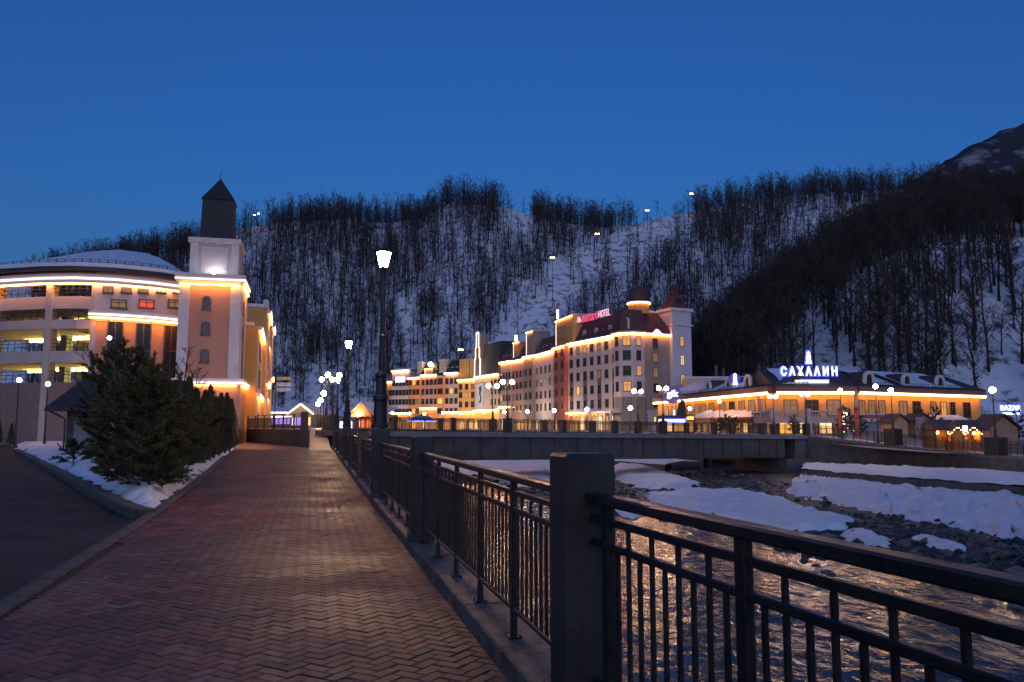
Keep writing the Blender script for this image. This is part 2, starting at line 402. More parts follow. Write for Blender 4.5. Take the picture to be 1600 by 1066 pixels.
# --- snow sheets on the bar
def snow_patch(name, poly, thick, step, base, m=M_snow, amp=.5, pile=None):
    xs = [p[0] for p in poly]; yy = [p[1] for p in poly]
    def fz(X, Y):
        d = pdist(X, Y, poly) + amp * ns(X * .9, Y * .9, 7) * 1.2
        if d < -step * 1.2: return None
        h = thick * sm(-.05, thick * 2.2, d) - .06 * (1 - sm(-.4, .3, d)) - .03
        h += thick * .35 * ns(X * .6, Y * .6, 3) * sm(0, 1, d) + thick * .12 * ns(X * 2.3, Y * 2.3, 4) * sm(0, .6, d)
        if pile: h += pile(X, Y) * sm(0, .5, d)
        return base(X, Y) + h
    return stuff(sheet(name, m, min(xs) - 1, max(xs) + 1, min(yy) - 1, max(yy) + 1, step, fz))
zb = WZ + .22
def gp(pts, z=zb): return [(gnd(a, b_, z).x, gnd(a, b_, z).y) for a, b_ in pts]
bedb = lambda X, Y: max(bed_z(X, Y), WZ + .12)
snow_patch('snow_sheet', gp([(1000,777),(1080,770),(1160,771),(1230,785),(1275,803),(1345,819),(1300,831),(1230,827),(1150,813),(1080,801),(1020,789)]), .38, .3, bedb)
snow_patch('snow_sheet', gp([(956,722),(1000,720),(1020,735),(1098,759),(1060,767),(990,764),(960,750)]), .45, .5, bedb)
snow_patch('snow_sheet', gp([(670,716),(800,714),(868,728),(870,767),(800,757),(740,746),(690,731)]), .45, .5, bedb)
snow_patch('snow_sheet', gp([(1312,830),(1352,829),(1400,843),(1385,849),(1330,840)]), .2, .2, bedb, amp=.2)
snow_patch('snow_sheet', gp([(1420,841),(1460,843),(1518,860),(1500,864),(1440,852)]), .2, .2, bedb, amp=.2)
snow_patch('snow_sheet', gp([(960,788),(985,786),(1006,800),(985,806),(965,797)]), .2, .25, bedb, amp=.2)

# --- the far bank: terraces
def loft(name, A, B, n, k, m, bulge=0, amp=.12, fr=.7, skirt=0):
    mb = MB()
    def pl(P, t):
        t *= len(P) - 1; i = min(int(t), len(P) - 2); return Vector(P[i]).lerp(Vector(P[i+1]), t - i)
    for a in range(n + 1):
        p, q = pl(A, a / n), pl(B, a / n)
        for c in range(k + 1):
            t = c / k; v = p.lerp(q, t)
            e = math.sin(math.pi * min(1, t * 1.0)) * bulge
            w = 1 if 0 < c < k else .5
            v.x += (.25 * ns(v.y * .35, 3) * w + amp * ns(v.y * 1.3, c * .8, 5)) * 1.5
            v.z += e + amp * w * (ns(v.x * fr, v.y * fr, 1) + .5 * ns(v.x * fr * 3, v.y * fr * 3, 9))
            mb.v.append(tuple(v))
    for a in range(n):
        for c in range(k):
            i = a * (k + 1) + c; mb.f.append((i, i + 1, i + k + 2, i + k + 1)); mb.m.append(0)
    return mb.build(name, m, smooth=True)
Wb = [(31.8,87,-2.35),(38.6,66,-1.95),(37.8,59,-1.8),(35.5,42,-1.7),(33,20,-1.7),(32,6,-1.7)]
T = [(27.2,76,-2.5),(27.6,60,-2.15),(29.2,46,-1.85),(29.3,35,-1.8),(28.6,20,-1.8),(28,6,-1.8)]
Bt = [(19.4,57.5,-3.5),(20.2,44,-3.5),(21.2,33.5,-3.5),(21.8,27,-3.5),(22.2,18,-3.5),(22.6,6,-3.5)]
stuff(loft('snow_terrace', Wb, [(x, y, z + .1) for x, y, z in T], 130, 10, M_snow, .25, .18, .6))
stuff(loft('snow_bank', [(x - .2, y - .6, z - .45) for x, y, z in T], Bt, 150, 16, M_snow, .55, .30, .5))
tw = MB()
for a, c in zip(T, T[1:]):
    d = Vector((c[0]-a[0], c[1]-a[1], 0)).normalized(); nx, ny = -d.y * .4, d.x * .4
    tw.add([(a[0],a[1],-4.2),(c[0],c[1],-4.2),(c[0]+nx,c[1]+ny,-4.2),(a[0]+nx,a[1]+ny,-4.2),(a[0],a[1],a[2]),(c[0],c[1],c[2]),(c[0]+nx,c[1]+ny,c[2]),(a[0]+nx,a[1]+ny,a[2])], [(0,1,5,4),(1,2,6,5),(2,3,7,6),(3,0,4,7),(4,5,6,7),(0,3,2,1)])
tag(tw.build('terrace_wall', M_concrete), 'low dark retaining wall between the two snow terraces on the far bank', 'wall')
# terraces beyond the bridge
for k, (A, B) in enumerate([([(26,96,-1.4),(20,112,-1.4),(6,140,-1.4)], [(22.5,95,-1.6),(16,112,-1.6),(2,140,-1.6)]), ([(21.5,93,-2.4),(14,110,-2.4),(-2,140,-2.4)], [(17,90,-2.7),(9,108,-2.7),(-6,140,-2.7)]), ([(14.8,88,-3.0),(6.5,106,-3.0),(-8,140,-3.0)],[(12,84,-3.45),(3,104,-3.45),(-12,140,-3.45)])]):
    stuff(loft('snow_terrace', A, B, 60, 5, M_snow, .2, .22))
    mb = MB()
    for a, c in zip(B, B[1:]): mb.add([(a[0],a[1],WZ-.3),(c[0],c[1],WZ-.3),(c[0],c[1],a[2]),(a[0],a[1],a[2]),(a[0]+1,a[1],WZ-.3),(c[0]+1,c[1],WZ-.3),(c[0]+1,c[1],a[2]),(a[0]+1,a[1],a[2])], [(0,1,2,3),(4,7,6,5),(3,2,6,7)])
    tag(mb.build('terrace_step', M_concrete), 'dark terrace step %s beyond the bridge' % ('highest up the bank', 'in the middle of the bank', 'nearest the water')[k], 'wall')
# far-bank ground
def far_z(X, Y):
    a = sm(72, 104, Y + max(0, 33 - X) * 2.5)
    return lerp(-.75, .55, a)
def fbx(Y): return interp([(6,32.4),(20,33.3),(42,35.8),(59,38.1),(66,39),(79,35.5),(87,32.2),(97,28),(112,22),(140,8),(200,-22),(260,-55),(420,-160)], Y)[0]
fb = MB(); yl = [6,20,42,59,66,72,79,87,92,97,104,112,140,200,260,420,900]
xo = [0,2,5,10,20,40,80,160,900]
for Y in yl:
    for q in xo: X = fbx(Y) + q; fb.v.append((X, Y, far_z(X, Y)))
for i in range(len(yl)-1):
    for j in range(len(xo)-1): k = i*len(xo)+j; fb.f.append((k, k+1, k+len(xo)+1, k+len(xo))); fb.m.append(0)
struct(fb.build('far_bank', mat('trodden_ground', (.10,.095,.09), .8, col2=(.40,.40,.43), scale=.3, bump=.3, bscale=4)))
# embankment wall of the far bank (bridge approach)
WT = [(31.8,87,.62),(34.5,83.5,.2),(37.6,80,-.27),(39,72,-.6),(38.7,65,-.74),(37.8,59,-.68),(35.5,42,-.7),(33,20,-.7),(32,6,-.7)]
ew = thing('embankment_wall', 'long dark concrete embankment wall sloping down from the bridge on the far bank', 'wall', (31.8,87,0))
mb = MB(); cp = MB()
for a, c in zip(WT, WT[1:]):
    d = Vector((c[0]-a[0], c[1]-a[1], 0)).normalized(); nx, ny = -d.y, d.x
    if nx < 0: nx, ny = -nx, -ny
    def sl(m, o0, o1, za, zb_):
        m.add([(a[0]+nx*o0-31.8,a[1]+ny*o0-87,za[0]),(c[0]+nx*o0-31.8,c[1]+ny*o0-87,za[1]),(c[0]+nx*o1-31.8,c[1]+ny*o1-87,za[1]),(a[0]+nx*o1-31.8,a[1]+ny*o1-87,za[0]),
               (a[0]+nx*o0-31.8,a[1]+ny*o0-87,zb_[0]),(c[0]+nx*o0-31.8,c[1]+ny*o0-87,zb_[1]),(c[0]+nx*o1-31.8,c[1]+ny*o1-87,zb_[1]),(a[0]+nx*o1-31.8,a[1]+ny*o1-87,zb_[0])],
              [(0,1,5,4),(1,2,6,5),(2,3,7,6),(3,0,4,7),(4,5,6,7),(0,3,2,1)])
    sl(mb, 0, .5, (-4,-4), (a[2]-.22, c[2]-.22)); sl(cp, -.1, .62, (a[2]-.217, c[2]-.217), (a[2], c[2]))
mb.build('wall', M_concrete, ew); cp.build('coping', mat('coping_concrete', (.16,.15,.15), .8, var=.2, scale=2), ew)
# embankment wall under the promenade
mb = MB(); q0 = EDGE[0]
for a, c in zip(EDGE[:-1], EDGE[1:]):
    mb.add([(a[0]+.22,a[1],-4.4),(c[0]+.22,c[1],-4.4),(c[0]+.22,c[1],-.02),(a[0]+.22,a[1],-.02),(a[0]-.2,a[1],-4.4),(c[0]-.2,c[1],-4.4),(c[0]-.2,c[1],-.02),(a[0]-.2,a[1],-.02)], [(0,1,2,3),(4,7,6,5),(3,2,6,7)])
tag(mb.build('embankment_wall', M_concrete), 'dark river wall carrying the promenade kerb and railing', 'wall')

# --- snow bed with shrubs between road and promenade
BED = [(-6.95,15.8),(-8.0,19),(-10.3,25.8),(-15.9,43.5),(-26.8,78),(-48,78),(-32.5,54),(-16.3,29.8),(-11,21.8),(-7.6,16.6)]
rl_ = random.Random(8)
LUMPS = [(x + rl_.gauss(0, .35), y + rl_.gauss(0, .45), rl_.uniform(.05, .20), rl_.uniform(.05, .22)) for x, y in [(-8.0,17.6),(-8.3,18.2),(-8.6,18.9),(-9.0,19.4),(-8.5,20.4),(-8.9,21.5),(-9.2,22.5),(-9.6,23.6),(-10.1,25),(-10.8,27),(-11.4,29),(-9.6,20.2),(-10.4,21.4),(-11.2,22.6),(-12.2,24.1),(-13.4,25.9),(-14.6,27.6)] for _ in range(4)]
def pile(X, Y):
    h = 0.0
    for bx, by, bh, br in LUMPS:
        q = (X-bx)**2 + (Y-by)**2
        if q < br * 6: h = max(h, bh * math.exp(-q / br))
    return h + .10 * abs(ns(X * 1.5, Y * 1.5, 8)) + .05 * ns(X * 4, Y * 4, 2)
near_bed = [(-6.95,15.8),(-8.0,19),(-10.3,25.8),(-12.5,32.5),(-18.2,32.5),(-16.3,29.8),(-11,21.8),(-7.6,16.6)]
far_bed = [(-12.2,31.8),(-15.9,43.5),(-26.8,78),(-48,78),(-32.5,54),(-17.6,31.8)]
snow_patch('snow_bed', near_bed, .20, .10, lambda X, Y: -.04, M_snow, .22, pile)
snow_patch('snow_bed', far_bed, .3, .6, lambda X, Y: -.06, M_snow, .4, lambda X, Y: .12 * abs(ns(X, Y, 8)))
MB().add([(x, y, -.06) for x, y in BED], [tuple(range(len(BED)))]).build('planting_bed', mat('bed_soil', (.035,.03,.024), .95, var=.4, scale=5, bump=.6, bscale=20))
struct(bpy.data.objects['planting_bed'])
snow_patch('snow_bank', [(-52,74),(-40,72),(-36,76),(-38,80),(-56,82)], .9, .5, lambda X, Y: -.1, M_snow, .6, lambda X, Y: .3 * abs(ns(X*.7, Y*.7, 8)))
snow_patch('snow_bank', [(-36.5,66),(-32,62),(-28,66),(-30,72),(-36,72)], .5, .5, lambda X, Y: -.1, M_snow, .5)

# thin crusts of snow left on the kerb behind the railing
rk = random.Random(5)
for Y0 in (6.3, 7.6, 8.4, 9.7, 11.9, 13.2, 14.6, 15.7, 18.4, 20.2):
    L0 = rk.uniform(.35, .9); P = []
    for k in range(10):
        a = 2 * math.pi * k / 10; yy = Y0 + L0 * math.cos(a) * rk.uniform(.8, 1.1); P.append((edge_x(yy) + .13 + .075 * math.sin(a) * rk.uniform(.6, 1.2), yy))
    snow_patch('kerb_snow', P, .03, .035, lambda X, Y: .148, M_dirty, .03)

# kerb round the snow bed on the road side
bed_kerb = struct(link('bed_kerb', None))
BK = [(-6.85,15.15),(-7.25,15.55),(-7.95,16.5),(-11.5,21.7),(-16.85,29.7),(-24.6,41.2),(-33.2,53.9)]
for (a, b_) in zip(BK, BK[1:]):
    L = math.hypot(b_[0]-a[0], b_[1]-a[1]); n = max(1, round(L / .95))
    for i in range(n):
        p, q = (lerp(a[0], b_[0], i/n), lerp(a[1], b_[1], i/n)), (lerp(a[0], b_[0], (i+1)/n), lerp(a[1], b_[1], (i+1)/n))
        l_ = math.hypot(q[0]-p[0], q[1]-p[1])
        MB().rbox(0, l_ - .01, -.22, .08, -.25, .10 + rnd.uniform(-.006, .006), .015).build('kerb_stone', M_edging, bed_kerb, loc=(p[0], p[1], 0), rz=math.atan2(q[1]-p[1], q[0]-p[0]))
# ================================================================ HILLS AND FOREST
M_hill = mat('hill_snow', (.10,.085,.075), .9, col2=(.72,.74,.78), scale=.22, bump=.8, bscale=.5, detail=12)
M_hill.node_tree.nodes['Noise Texture'].inputs['Roughness'].default_value = .68
M_hill.node_tree.nodes['Color Ramp'].color_ramp.elements[0].position = .37
M_hill.node_tree.nodes['Color Ramp'].color_ramp.elements[1].position = .49
HA = [(-900,250,420,560),(-200,280,450,478),(0,300,470,446),(150,310,480,414),(300,320,490,380),(370,325,495,352),(430,330,500,341),(520,335,500,338),(600,335,500,343),(655,335,500,338),(700,335,500,311),(760,340,500,314),(800,340,500,320),(850,335,505,334),(900,330,510,344),(950,320,515,350),(1000,310,520,344),(1060,300,520,329),(1100,300,520,322),(1200,290,520,304),(1300,290,520,294),(1400,290,520,290),(1500,290,520,286),(1700,290,520,280),(2600,250,480,260)]
HB = [(1010,235,245,662,262,655),(1060,222,236,648,258,632),(1100,208,232,600,262,560),(1170,196,226,560,280,492),(1230,188,226,516,300,446),(1290,182,226,476,312,402),(1400,176,230,398,322,362),(1500,172,236,378,330,326),(1600,170,236,369,332,312),(1750,165,236,356,332,280),(2100,160,236,345,330,262),(2700,150,230,330,320,250)]
def col_px(X, Y): return 800 + F * X / (Y * 1.0)
def zi(yimg, Y): return (665 - yimg) / F * Y + EYE
def hillA(X, Y):
    yf, yr, im = interp(HA, col_px(X, Y)); zr = zi(im, yr)
    if Y < yr:
        t = max(0, (Y - yf) / (yr - yf)); z = zr * (t * .93 + .07 * math.sin(t * math.pi * .5))
        w = math.sin(min(1, max(0, t)) * math.pi)
    else:
        z = zr - (Y - yr) * .25; w = .0
    return z + w * (4.0 * ns(X * .018, Y * .018, 1) + 1.5 * ns(X * .06, Y * .06, 2))
def hillB(X, Y):
    yf, yc, ic, yr, ir = interp(HB, col_px(X, Y)); zc, zr = zi(ic, yc), zi(ir, yr)
    if Y < yf: z = -1.0; w = 0
    elif Y < yc: t = (Y - yf) / (yc - yf); z = lerp(0, zc, t); w = math.sin(t * math.pi)
    elif Y < yr: t = (Y - yc) / (yr - yc); z = lerp(zc, zr, t); w = math.sin(t * math.pi)
    else: z = zr - (Y - yr) * .55; w = 0
    return z + w * (2.0 * ns(X * .03, Y * .03, 4) + .8 * ns(X * .12, Y * .12, 6))
def fan(name, fn, px0, px1, dpx, ylist, m):
    mb = MB(); n = int((px1 - px0) / dpx) + 1
    for i in range(n):
        u = (px0 + i * dpx - 800) / F
        for Y in ylist: mb.v.append((u * Y, Y, fn(u * Y, Y)))
    k = len(ylist)
    for i in range(n - 1):
        for j in range(k - 1): a = i * k + j; mb.f.append((a, a + k, a + k + 1, a + 1)); mb.m.append(0)
    return struct(mb.build(name, m, smooth=True))
fan('hill', hillA, -900, 2500, 10, [240 + 4 * i for i in range(76)] + [560, 640, 760], M_hill)
fan('hill', hillB, 1010, 2600, 8, [150 + 3 * i for i in range(66)] + [360, 400], M_hill)
# distant mountain, upper right: too far to tell its trees apart
M_far = mat('far_mountain', (.030,.030,.038), .95, col2=(.35,.37,.42), scale=.02, detail=14)
M_far.node_tree.nodes['Noise Texture'].inputs['Roughness'].default_value = .72
M_far.node_tree.nodes['Color Ramp'].color_ramp.elements[0].position = .50
M_far.node_tree.nodes['Color Ramp'].color_ramp.elements[1].position = .66
HC = [(1380,300),(1440,275),(1480,252),(1540,216),(1600,189),(1660,165),(1760,140),(1900,150),(2200,230)]
def hillC(X, Y):
    im, = interp(HC, col_px(X, Y)); zr = zi(im, 1500)
    t = (Y - 1000) / 500
    return (zr * t if t < 1 else zr - (Y - 1500) * .5) + 14 * ns(X * .006, Y * .006, 3) * max(0, math.sin(min(1, t) * math.pi)) + (6 * ns(X * .03, Y * .03, 3) if t > .6 else 0)
fan('mountain', hillC, 1360, 2200, 6, [1000 + 25 * i for i in range(25)], M_far)

# --- bare trees
def bare_tree(seed, h, nb=18, sub=4, tw=5, tw_w=.05, spread=1.0, lean=.8):
    r = random.Random(seed); tr = MB(); cr = MB()
    lx, ly = r.uniform(-lean, lean), r.uniform(-lean, lean)
    N = 7; pts = []; rad = []
    for i in range(N + 1):
        t = i / N
        pts.append(Vector((lx * t * t * 2 + r.uniform(-.12, .12) * (t > 0), ly * t * t * 2 + r.uniform(-.12, .12) * (t > 0), h * .93 * t - (.5 if i == 0 else 0))))
        rad.append(h * (.0100 * (1 - t) ** .8 + .0022))
    rad[0] *= 1.4
    tr.tube(pts, rad, 5)
    def along(t):
        t = t * N; i = min(int(t), N - 1); return pts[i].lerp(pts[i+1], t - i)
    for b_ in range(nb):
        t = .22 + .74 * (b_ + r.random()) / nb
        p = along(t); a = r.uniform(0, 6.283); up = r.uniform(.6, 1.5)
        d = Vector((math.cos(a), math.sin(a), up)).normalized()
        L = h * r.uniform(.13, .26) * (1.25 - t * .75) * spread
        q1 = p + d * L * .5; d2 = (d + Vector((r.uniform(-.3,.3), r.uniform(-.3,.3), .35))).normalized(); q2 = q1 + d2 * L * .5
        cr.tube([p, q1, q2], [h*.0045*(1.2-t), h*.003, h*.0012], 3, cap=False)
        for s_ in range(sub):
            u = r.uniform(.25, 1); bp_ = p.lerp(q1, u * 2) if u < .5 else q1.lerp(q2, u * 2 - 1)
            a2 = a + r.uniform(-1.3, 1.3); e = Vector((math.cos(a2), math.sin(a2), r.uniform(.2, 1.4))).normalized(); l2 = L * r.uniform(.3, .6)
            ep = bp_ + e * l2
            cr.tube([bp_, bp_.lerp(ep, .5) + Vector((r.uniform(-.1,.1), r.uniform(-.1,.1), .05)) * l2, ep], [h*.0022, h*.0016, h*.0007], 3, cap=False)
            for w in range(tw):
                f = bp_.lerp(ep, r.uniform(.2, 1)); g = (e + Vector((r.uniform(-1,1), r.uniform(-1,1), r.uniform(-.3,1)))).normalized() * l2 * r.uniform(.3, .7)
                sd = g.cross(Vector((r.uniform(-1,1), r.uniform(-1,1), r.uniform(-1,1)))).normalized() * tw_w
                cr.add([f - sd, f + sd, f + g], [(0, 1, 2)])
    return tr, cr
protos = []      # detailed trees: (trunk mesh, crown mesh)
for k in range(6):
    t, c = bare_tree(100 + k, 18, 20, 5, 6, .035, (1, .8, 1.2, .9, 1.1, .7)[k])
    protos.append((t.mesh('trunk', M_bark, True), c.mesh('crown', M_twig)))
# ivy-clad kinds: dark leaf clumps along the trunk
M_ivy = mat('ivy_leaves', (.018,.026,.014), .7, var=.5, scale=2)
def ivy(seed, h):
    r = random.Random(seed); mb = MB()
    for c in range(9):
        cz = h * (.15 + .6 * c / 9); rr = r.uniform(.5, 1.3)
        for _ in range(90):
            v = Vector((r.gauss(0, .5), r.gauss(0, .5), r.gauss(0, .6))) * rr + Vector((0, 0, cz))
            a = Vector((r.uniform(-1,1), r.uniform(-1,1), r.uniform(-1,1))) * .22; b2 = Vector((r.uniform(-1,1), r.uniform(-1,1), r.uniform(-1,1))) * .22
            mb.add([v, v + a, v + b2], [(0, 1, 2)])
    return mb
ivies = [ivy(5, 18).mesh('ivy', M_ivy), ivy(6, 18).mesh('ivy', M_ivy)]
forest_col = bpy.data.collections.new('forest_kinds')
for k in range(12):
    t, c = bare_tree(300 + k, 18, 15, 4, 4, .055, (1, .8, 1.15, .9, .7, .6, 1.0, 1.35, .5, 1.2, .85, 1.5)[k], lean=(.4, .8, 1.6)[k % 3])
    t.add(c.v, c.f, 1)
    o = bpy.data.objects.new('tree_kind', t.mesh('tree_kind', [M_bark, M_twig])); forest_col.objects.link(o)
PISTE = [[(1035,332),(1092,322),(1080,352),(1005,402),(945,428),(895,470),(845,540),(800,592),(745,610),(765,560),(805,480),(845,425),(900,402),(965,372)],
         [(362,350),(432,343),(410,395),(388,440),(366,432)], [(775,316),(835,333),(825,365),(788,352)], [(620,470),(650,470),(655,560),(630,565)], [(985,345),(1060,335),(1050,375),(1000,380)]]
rf = random.Random(21)
allA = []
tries = 0
while len(allA) < 6500 and tries < 110000:
    tries += 1
    px = rf.uniform(40, 1560); yf, yr, im = interp(HA, px); Y = yf + (yr + 30 - yf) * rf.random() ** .72; X = (px - 800) / F * Y
    if px > 1150 and Y < 400: continue
    z = hillA(X, Y); qx, qy = proj(X, Y, z)
    d = .72 + .75 * ns(X * .02, Y * .02, 9) + .75 * sm(yr - 45, yr - 5, Y)
    for P in PISTE:
        if inpoly(qx, qy, P) or inpoly(qx, qy - 22, P): d = .09
    if 330 < qx < 620: d += .25
    if rf.random() > d: continue
    allA.append((X, Y, z, rf.choice((rf.uniform(.45, .8), rf.uniform(.8, 1.2), rf.uniform(.8, 1.2)))))
allB = []; tries = 0
while len(allB) < 2500 and tries < 40000:
    tries += 1
    px = rf.uniform(1040, 1720); yf, yc, ic, yr, ir = interp(HB, px)
    Y = rf.uniform(yf + 4, yr + 18); X = (px - 800) / F * Y
    if Y < yc:
        if px > 1150 and rf.random() > .22 + .2 * ns(X * .06, Y * .06, 2): continue
        sc = rf.uniform(.8, 1.55)
    else: sc = rf.uniform(.72, 1.05)
    allB.append((X, Y, hillB(X, Y), sc))
def size(t): return t[3] / t[1]
seen = [t for t in allB if 1030 < proj(*t[:3])[0] < 1640]
seen.sort(key=lambda t: t[1] / t[3])
big = seen[:290]; bigset = set(map(id, big))
rest = [t for t in allB if id(t) not in bigset] + allA
for X, Y, z, s_ in big:
    k = rf.randrange(6)
    px = proj(X, Y, z)[0]; yc = interp(HB, px)[1]
    zone = [w for lim, w in ((1200, 'left of the big neon sign'), (1330, 'above the big neon sign'), (1420, 'behind the first two right-wing dormers'), (1530, 'behind the right end of the restaurant'), (9999, 'at the right edge of the picture')) if px < lim][0]
    if Y < yc - 2: lab = 'bare tree on the open snow slope ' + zone; gr = 'slope trees ' + zone
    else: lab = 'bare tree in the dense dark upper wood ' + zone; gr = 'upper wood trees ' + zone
    o = tag(link('bare_tree', None, None, (X, Y, z - .2), rf.uniform(0, 6.28), (s_, s_, s_ * rf.uniform(.9, 1.1))), lab, 'tree', gr)
    link('trunk', protos[k][0], o); link('crown', protos[k][1], o)
    if Y < yc - 2 and rf.random() < .35: link('ivy', rf.choice(ivies), o)
# the rest of the wood: one mass
pm_ = bpy.data.meshes.new('woodland'); pm_.from_pydata([t[:3] for t in rest], [], [])
for nm, ty in (('sc', 'FLOAT'), ('rot', 'FLOAT'), ('idx', 'INT')): pm_.attributes.new(nm, ty, 'POINT')
pm_.attributes['sc'].data.foreach_set('value', [t[3] for t in rest])
pm_.attributes['rot'].data.foreach_set('value', [rf.uniform(0, 6.28) for t in rest])
pm_.attributes['idx'].data.foreach_set('value', [rf.randrange(12) for t in rest])
wood = stuff(link('woodland', pm_))
ng = bpy.data.node_groups.new('woodland', 'GeometryNodeTree')
ng.interface.new_socket('Geometry', in_out='INPUT', socket_type='NodeSocketGeometry'); ng.interface.new_socket('Geometry', in_out='OUTPUT', socket_type='NodeSocketGeometry')
gi = ng.nodes.new('NodeGroupInput'); go = ng.nodes.new('NodeGroupOutput'); ip = ng.nodes.new('GeometryNodeInstanceOnPoints'); ci = ng.nodes.new('GeometryNodeCollectionInfo')
ci.inputs['Collection'].default_value = forest_col; ci.inputs['Separate Children'].default_value = True; ci.inputs['Reset Children'].default_value = True
def attr(nm, ty):
    a = ng.nodes.new('GeometryNodeInputNamedAttribute'); a.data_type = ty; a.inputs['Name'].default_value = nm; return a.outputs['Attribute']
cx_ = ng.nodes.new('ShaderNodeCombineXYZ'); ng.links.new(attr('rot', 'FLOAT'), cx_.inputs['Z'])
e2r = ng.nodes.new('FunctionNodeEulerToRotation'); ng.links.new(cx_.outputs[0], e2r.inputs[0])
ng.links.new(gi.outputs[0], ip.inputs['Points']); ng.links.new(ci.outputs[0], ip.inputs['Instance']); ip.inputs['Pick Instance'].default_value = True
ng.links.new(attr('idx', 'INT'), ip.inputs['Instance Index']); ng.links.new(e2r.outputs[0], ip.inputs['Rotation']); ng.links.new(attr('sc', 'FLOAT'), ip.inputs['Scale'])
ng.links.new(ip.outputs[0], go.inputs[0])
md = wood.modifiers.new('woodland', 'NODES'); md.node_group = ng
# undergrowth brush on the open slopes
# floodlights of the ski run
def flood(px, py, Y, label, s=1.0):
    p = at(px, py, Y); fn = hillA
    z = fn(p.x, Y)
    t = thing('piste_floodlight', label, 'floodlight', (p.x, Y, min(z, p.z - 3)), group='floodlights of the ski run')
    H = p.z - min(z, p.z - 3)
    MB().tube([(0,0,-.5),(0,0,H)], [.16,.10], 5).build('mast', M_pole, t)
    mb = MB(); mb.box(-1.0, 1.0, -.08, .08, H - .1, H + .1); mb.build('cross_arm', M_pole, t)
    for k in (-.8, 0, .8): MB().taper(k * s, -.15, H - .15, H + .35 * s, .30 * s, .16, .22 * s, .12).build('lamp_head', emat('floodlight', (1, .62, .22), 6), t)
flood(863, 403, 410, 'ski-run floodlight low on the snowy clearing above the red-roofed hotel')
flood(933, 366, 455, 'ski-run floodlight half-way up the snowy clearing')
flood(1011, 329, 500, 'ski-run floodlight high on the clearing near the ridge')
flood(1080, 303, 512, 'ski-run floodlight standing on the ridge against the sky')
flood(398, 336, 488, 'left of the two floodlights at the top of the left ski slope', .5)
flood(404, 334, 490, 'right of the two floodlights at the top of the left ski slope', .5)
flood(720, 547, 345, 'floodlight on a tall mast behind the yellow hotel block')
# ================================================================ RAILINGS, LAMPS, BRIDGE
HB_ = dict(hand=1.15, r2=1.02, r3=.90, r4=.20)
me_st = MB().rbox(-.035, .035, -.02, .02, 0, 1.105, .006).rbox(-.065, .065, -.05, .05, 0, .014, .003).lathe([(.009,.014),(.009,.026)], 6, -.05, -.034).lathe([(.009,.014),(.009,.026)], 6, .05, -.034).lathe([(.009,.014),(.009,.026)], 6, -.05, .034).lathe([(.009,.014),(.009,.026)], 6, .05, .034).mesh('stanchion', M_metal)
me_bt = MB().box(-.009, .009, -.009, .009, .205, 1.005).mesh('baluster', M_metal)
me_bs = MB().box(-.009, .009, -.009, .009, .205, .885).mesh('baluster', M_metal)
def rail_section(P0, P1, z0, z1, label, group, detail=True, inset=.2, name='railing_section', nst=6, h=1.0):
    dx, dy = P1[0]-P0[0], P1[1]-P0[1]; L = math.hypot(dx, dy)
    t = thing(name, label, 'railing', (P0[0], P0[1], z0), math.atan2(dy, dx), group)
    sl = (z1 - z0) / L
    def bar(zc, hw, hh, nm, r=None):
        mb = MB(); x0, x1 = inset - .04, L - inset + .04
        b = min(hw, hh) * .35
        def sec(x):
            z = zc + sl * x
            return [(x,-hw,z-hh+b),(x,-hw+b,z-hh),(x,hw-b,z-hh),(x,hw,z-hh+b),(x,hw,z+hh-b),(x,hw-b,z+hh),(x,-hw+b,z+hh),(x,-hw,z+hh-b)]
        mb.add(sec(x0) + sec(x1), [(i, (i+1) % 8, 8 + (i+1) % 8, 8 + i) for i in range(8)] + [tuple(range(7,-1,-1)), tuple(range(8,16))])
        mb.build(nm, M_metal, t)
    bar(1.125, .045, .026, 'handrail')
    for z in (1.02, .90, .20): bar(z, .018, .018, 'rail')
    xs = [inset + .14 + (L - 2 * inset - .28) * i / (nst - 1) for i in range(nst)]
    nb = 9
    if detail:
        for x in xs: link('stanchion', me_st, t, (x, 0, sl * x))
        for a, b_ in zip(xs, xs[1:]):
            for k in range(nb): x = lerp(a, b_, (k + 1) / (nb + 1)); link('baluster', me_bs if k % 2 == 0 else me_bt, t, (x, 0, sl * x))
    else:
        mb = MB()
        for x in xs: link('stanchion', me_st, t, (x, 0, sl * x))
        for a, b_ in zip(xs, xs[1:]):
            for k in range(nb): x = lerp(a, b_, (k + 1) / (nb + 1)); mb.box(x-.011, x+.011, -.009, .009, .2 + sl*x, (.9 if k % 2 == 0 else 1.02) + sl*x)
        stuff(mb.build('baluster_row', M_metal, t))
    return t
def pillar(P, z, label, group, rz, hw=.142, h=1.35, name='railing_pillar'):
    t = thing(name, label, 'pillar', (P[0], P[1], z), rz, group)
    MB().prism([(-hw+.018,-hw),(hw-.018,-hw),(hw,-hw+.018),(hw,hw-.018),(hw-.018,hw),(-hw+.018,hw),(-hw,hw-.018),(-hw,-hw+.018)], 0, h - .05).build('shaft', M_pillar, t)
    m = MB().rbox(-hw, hw, -hw, hw, h - .05, h, .018); m.build('cap', M_pillar, t)
    MB().rbox(-hw - .02, hw + .02, -hw - .02, hw + .02, 0, .10, .015).build('plinth', M_pillar, t)
    return t
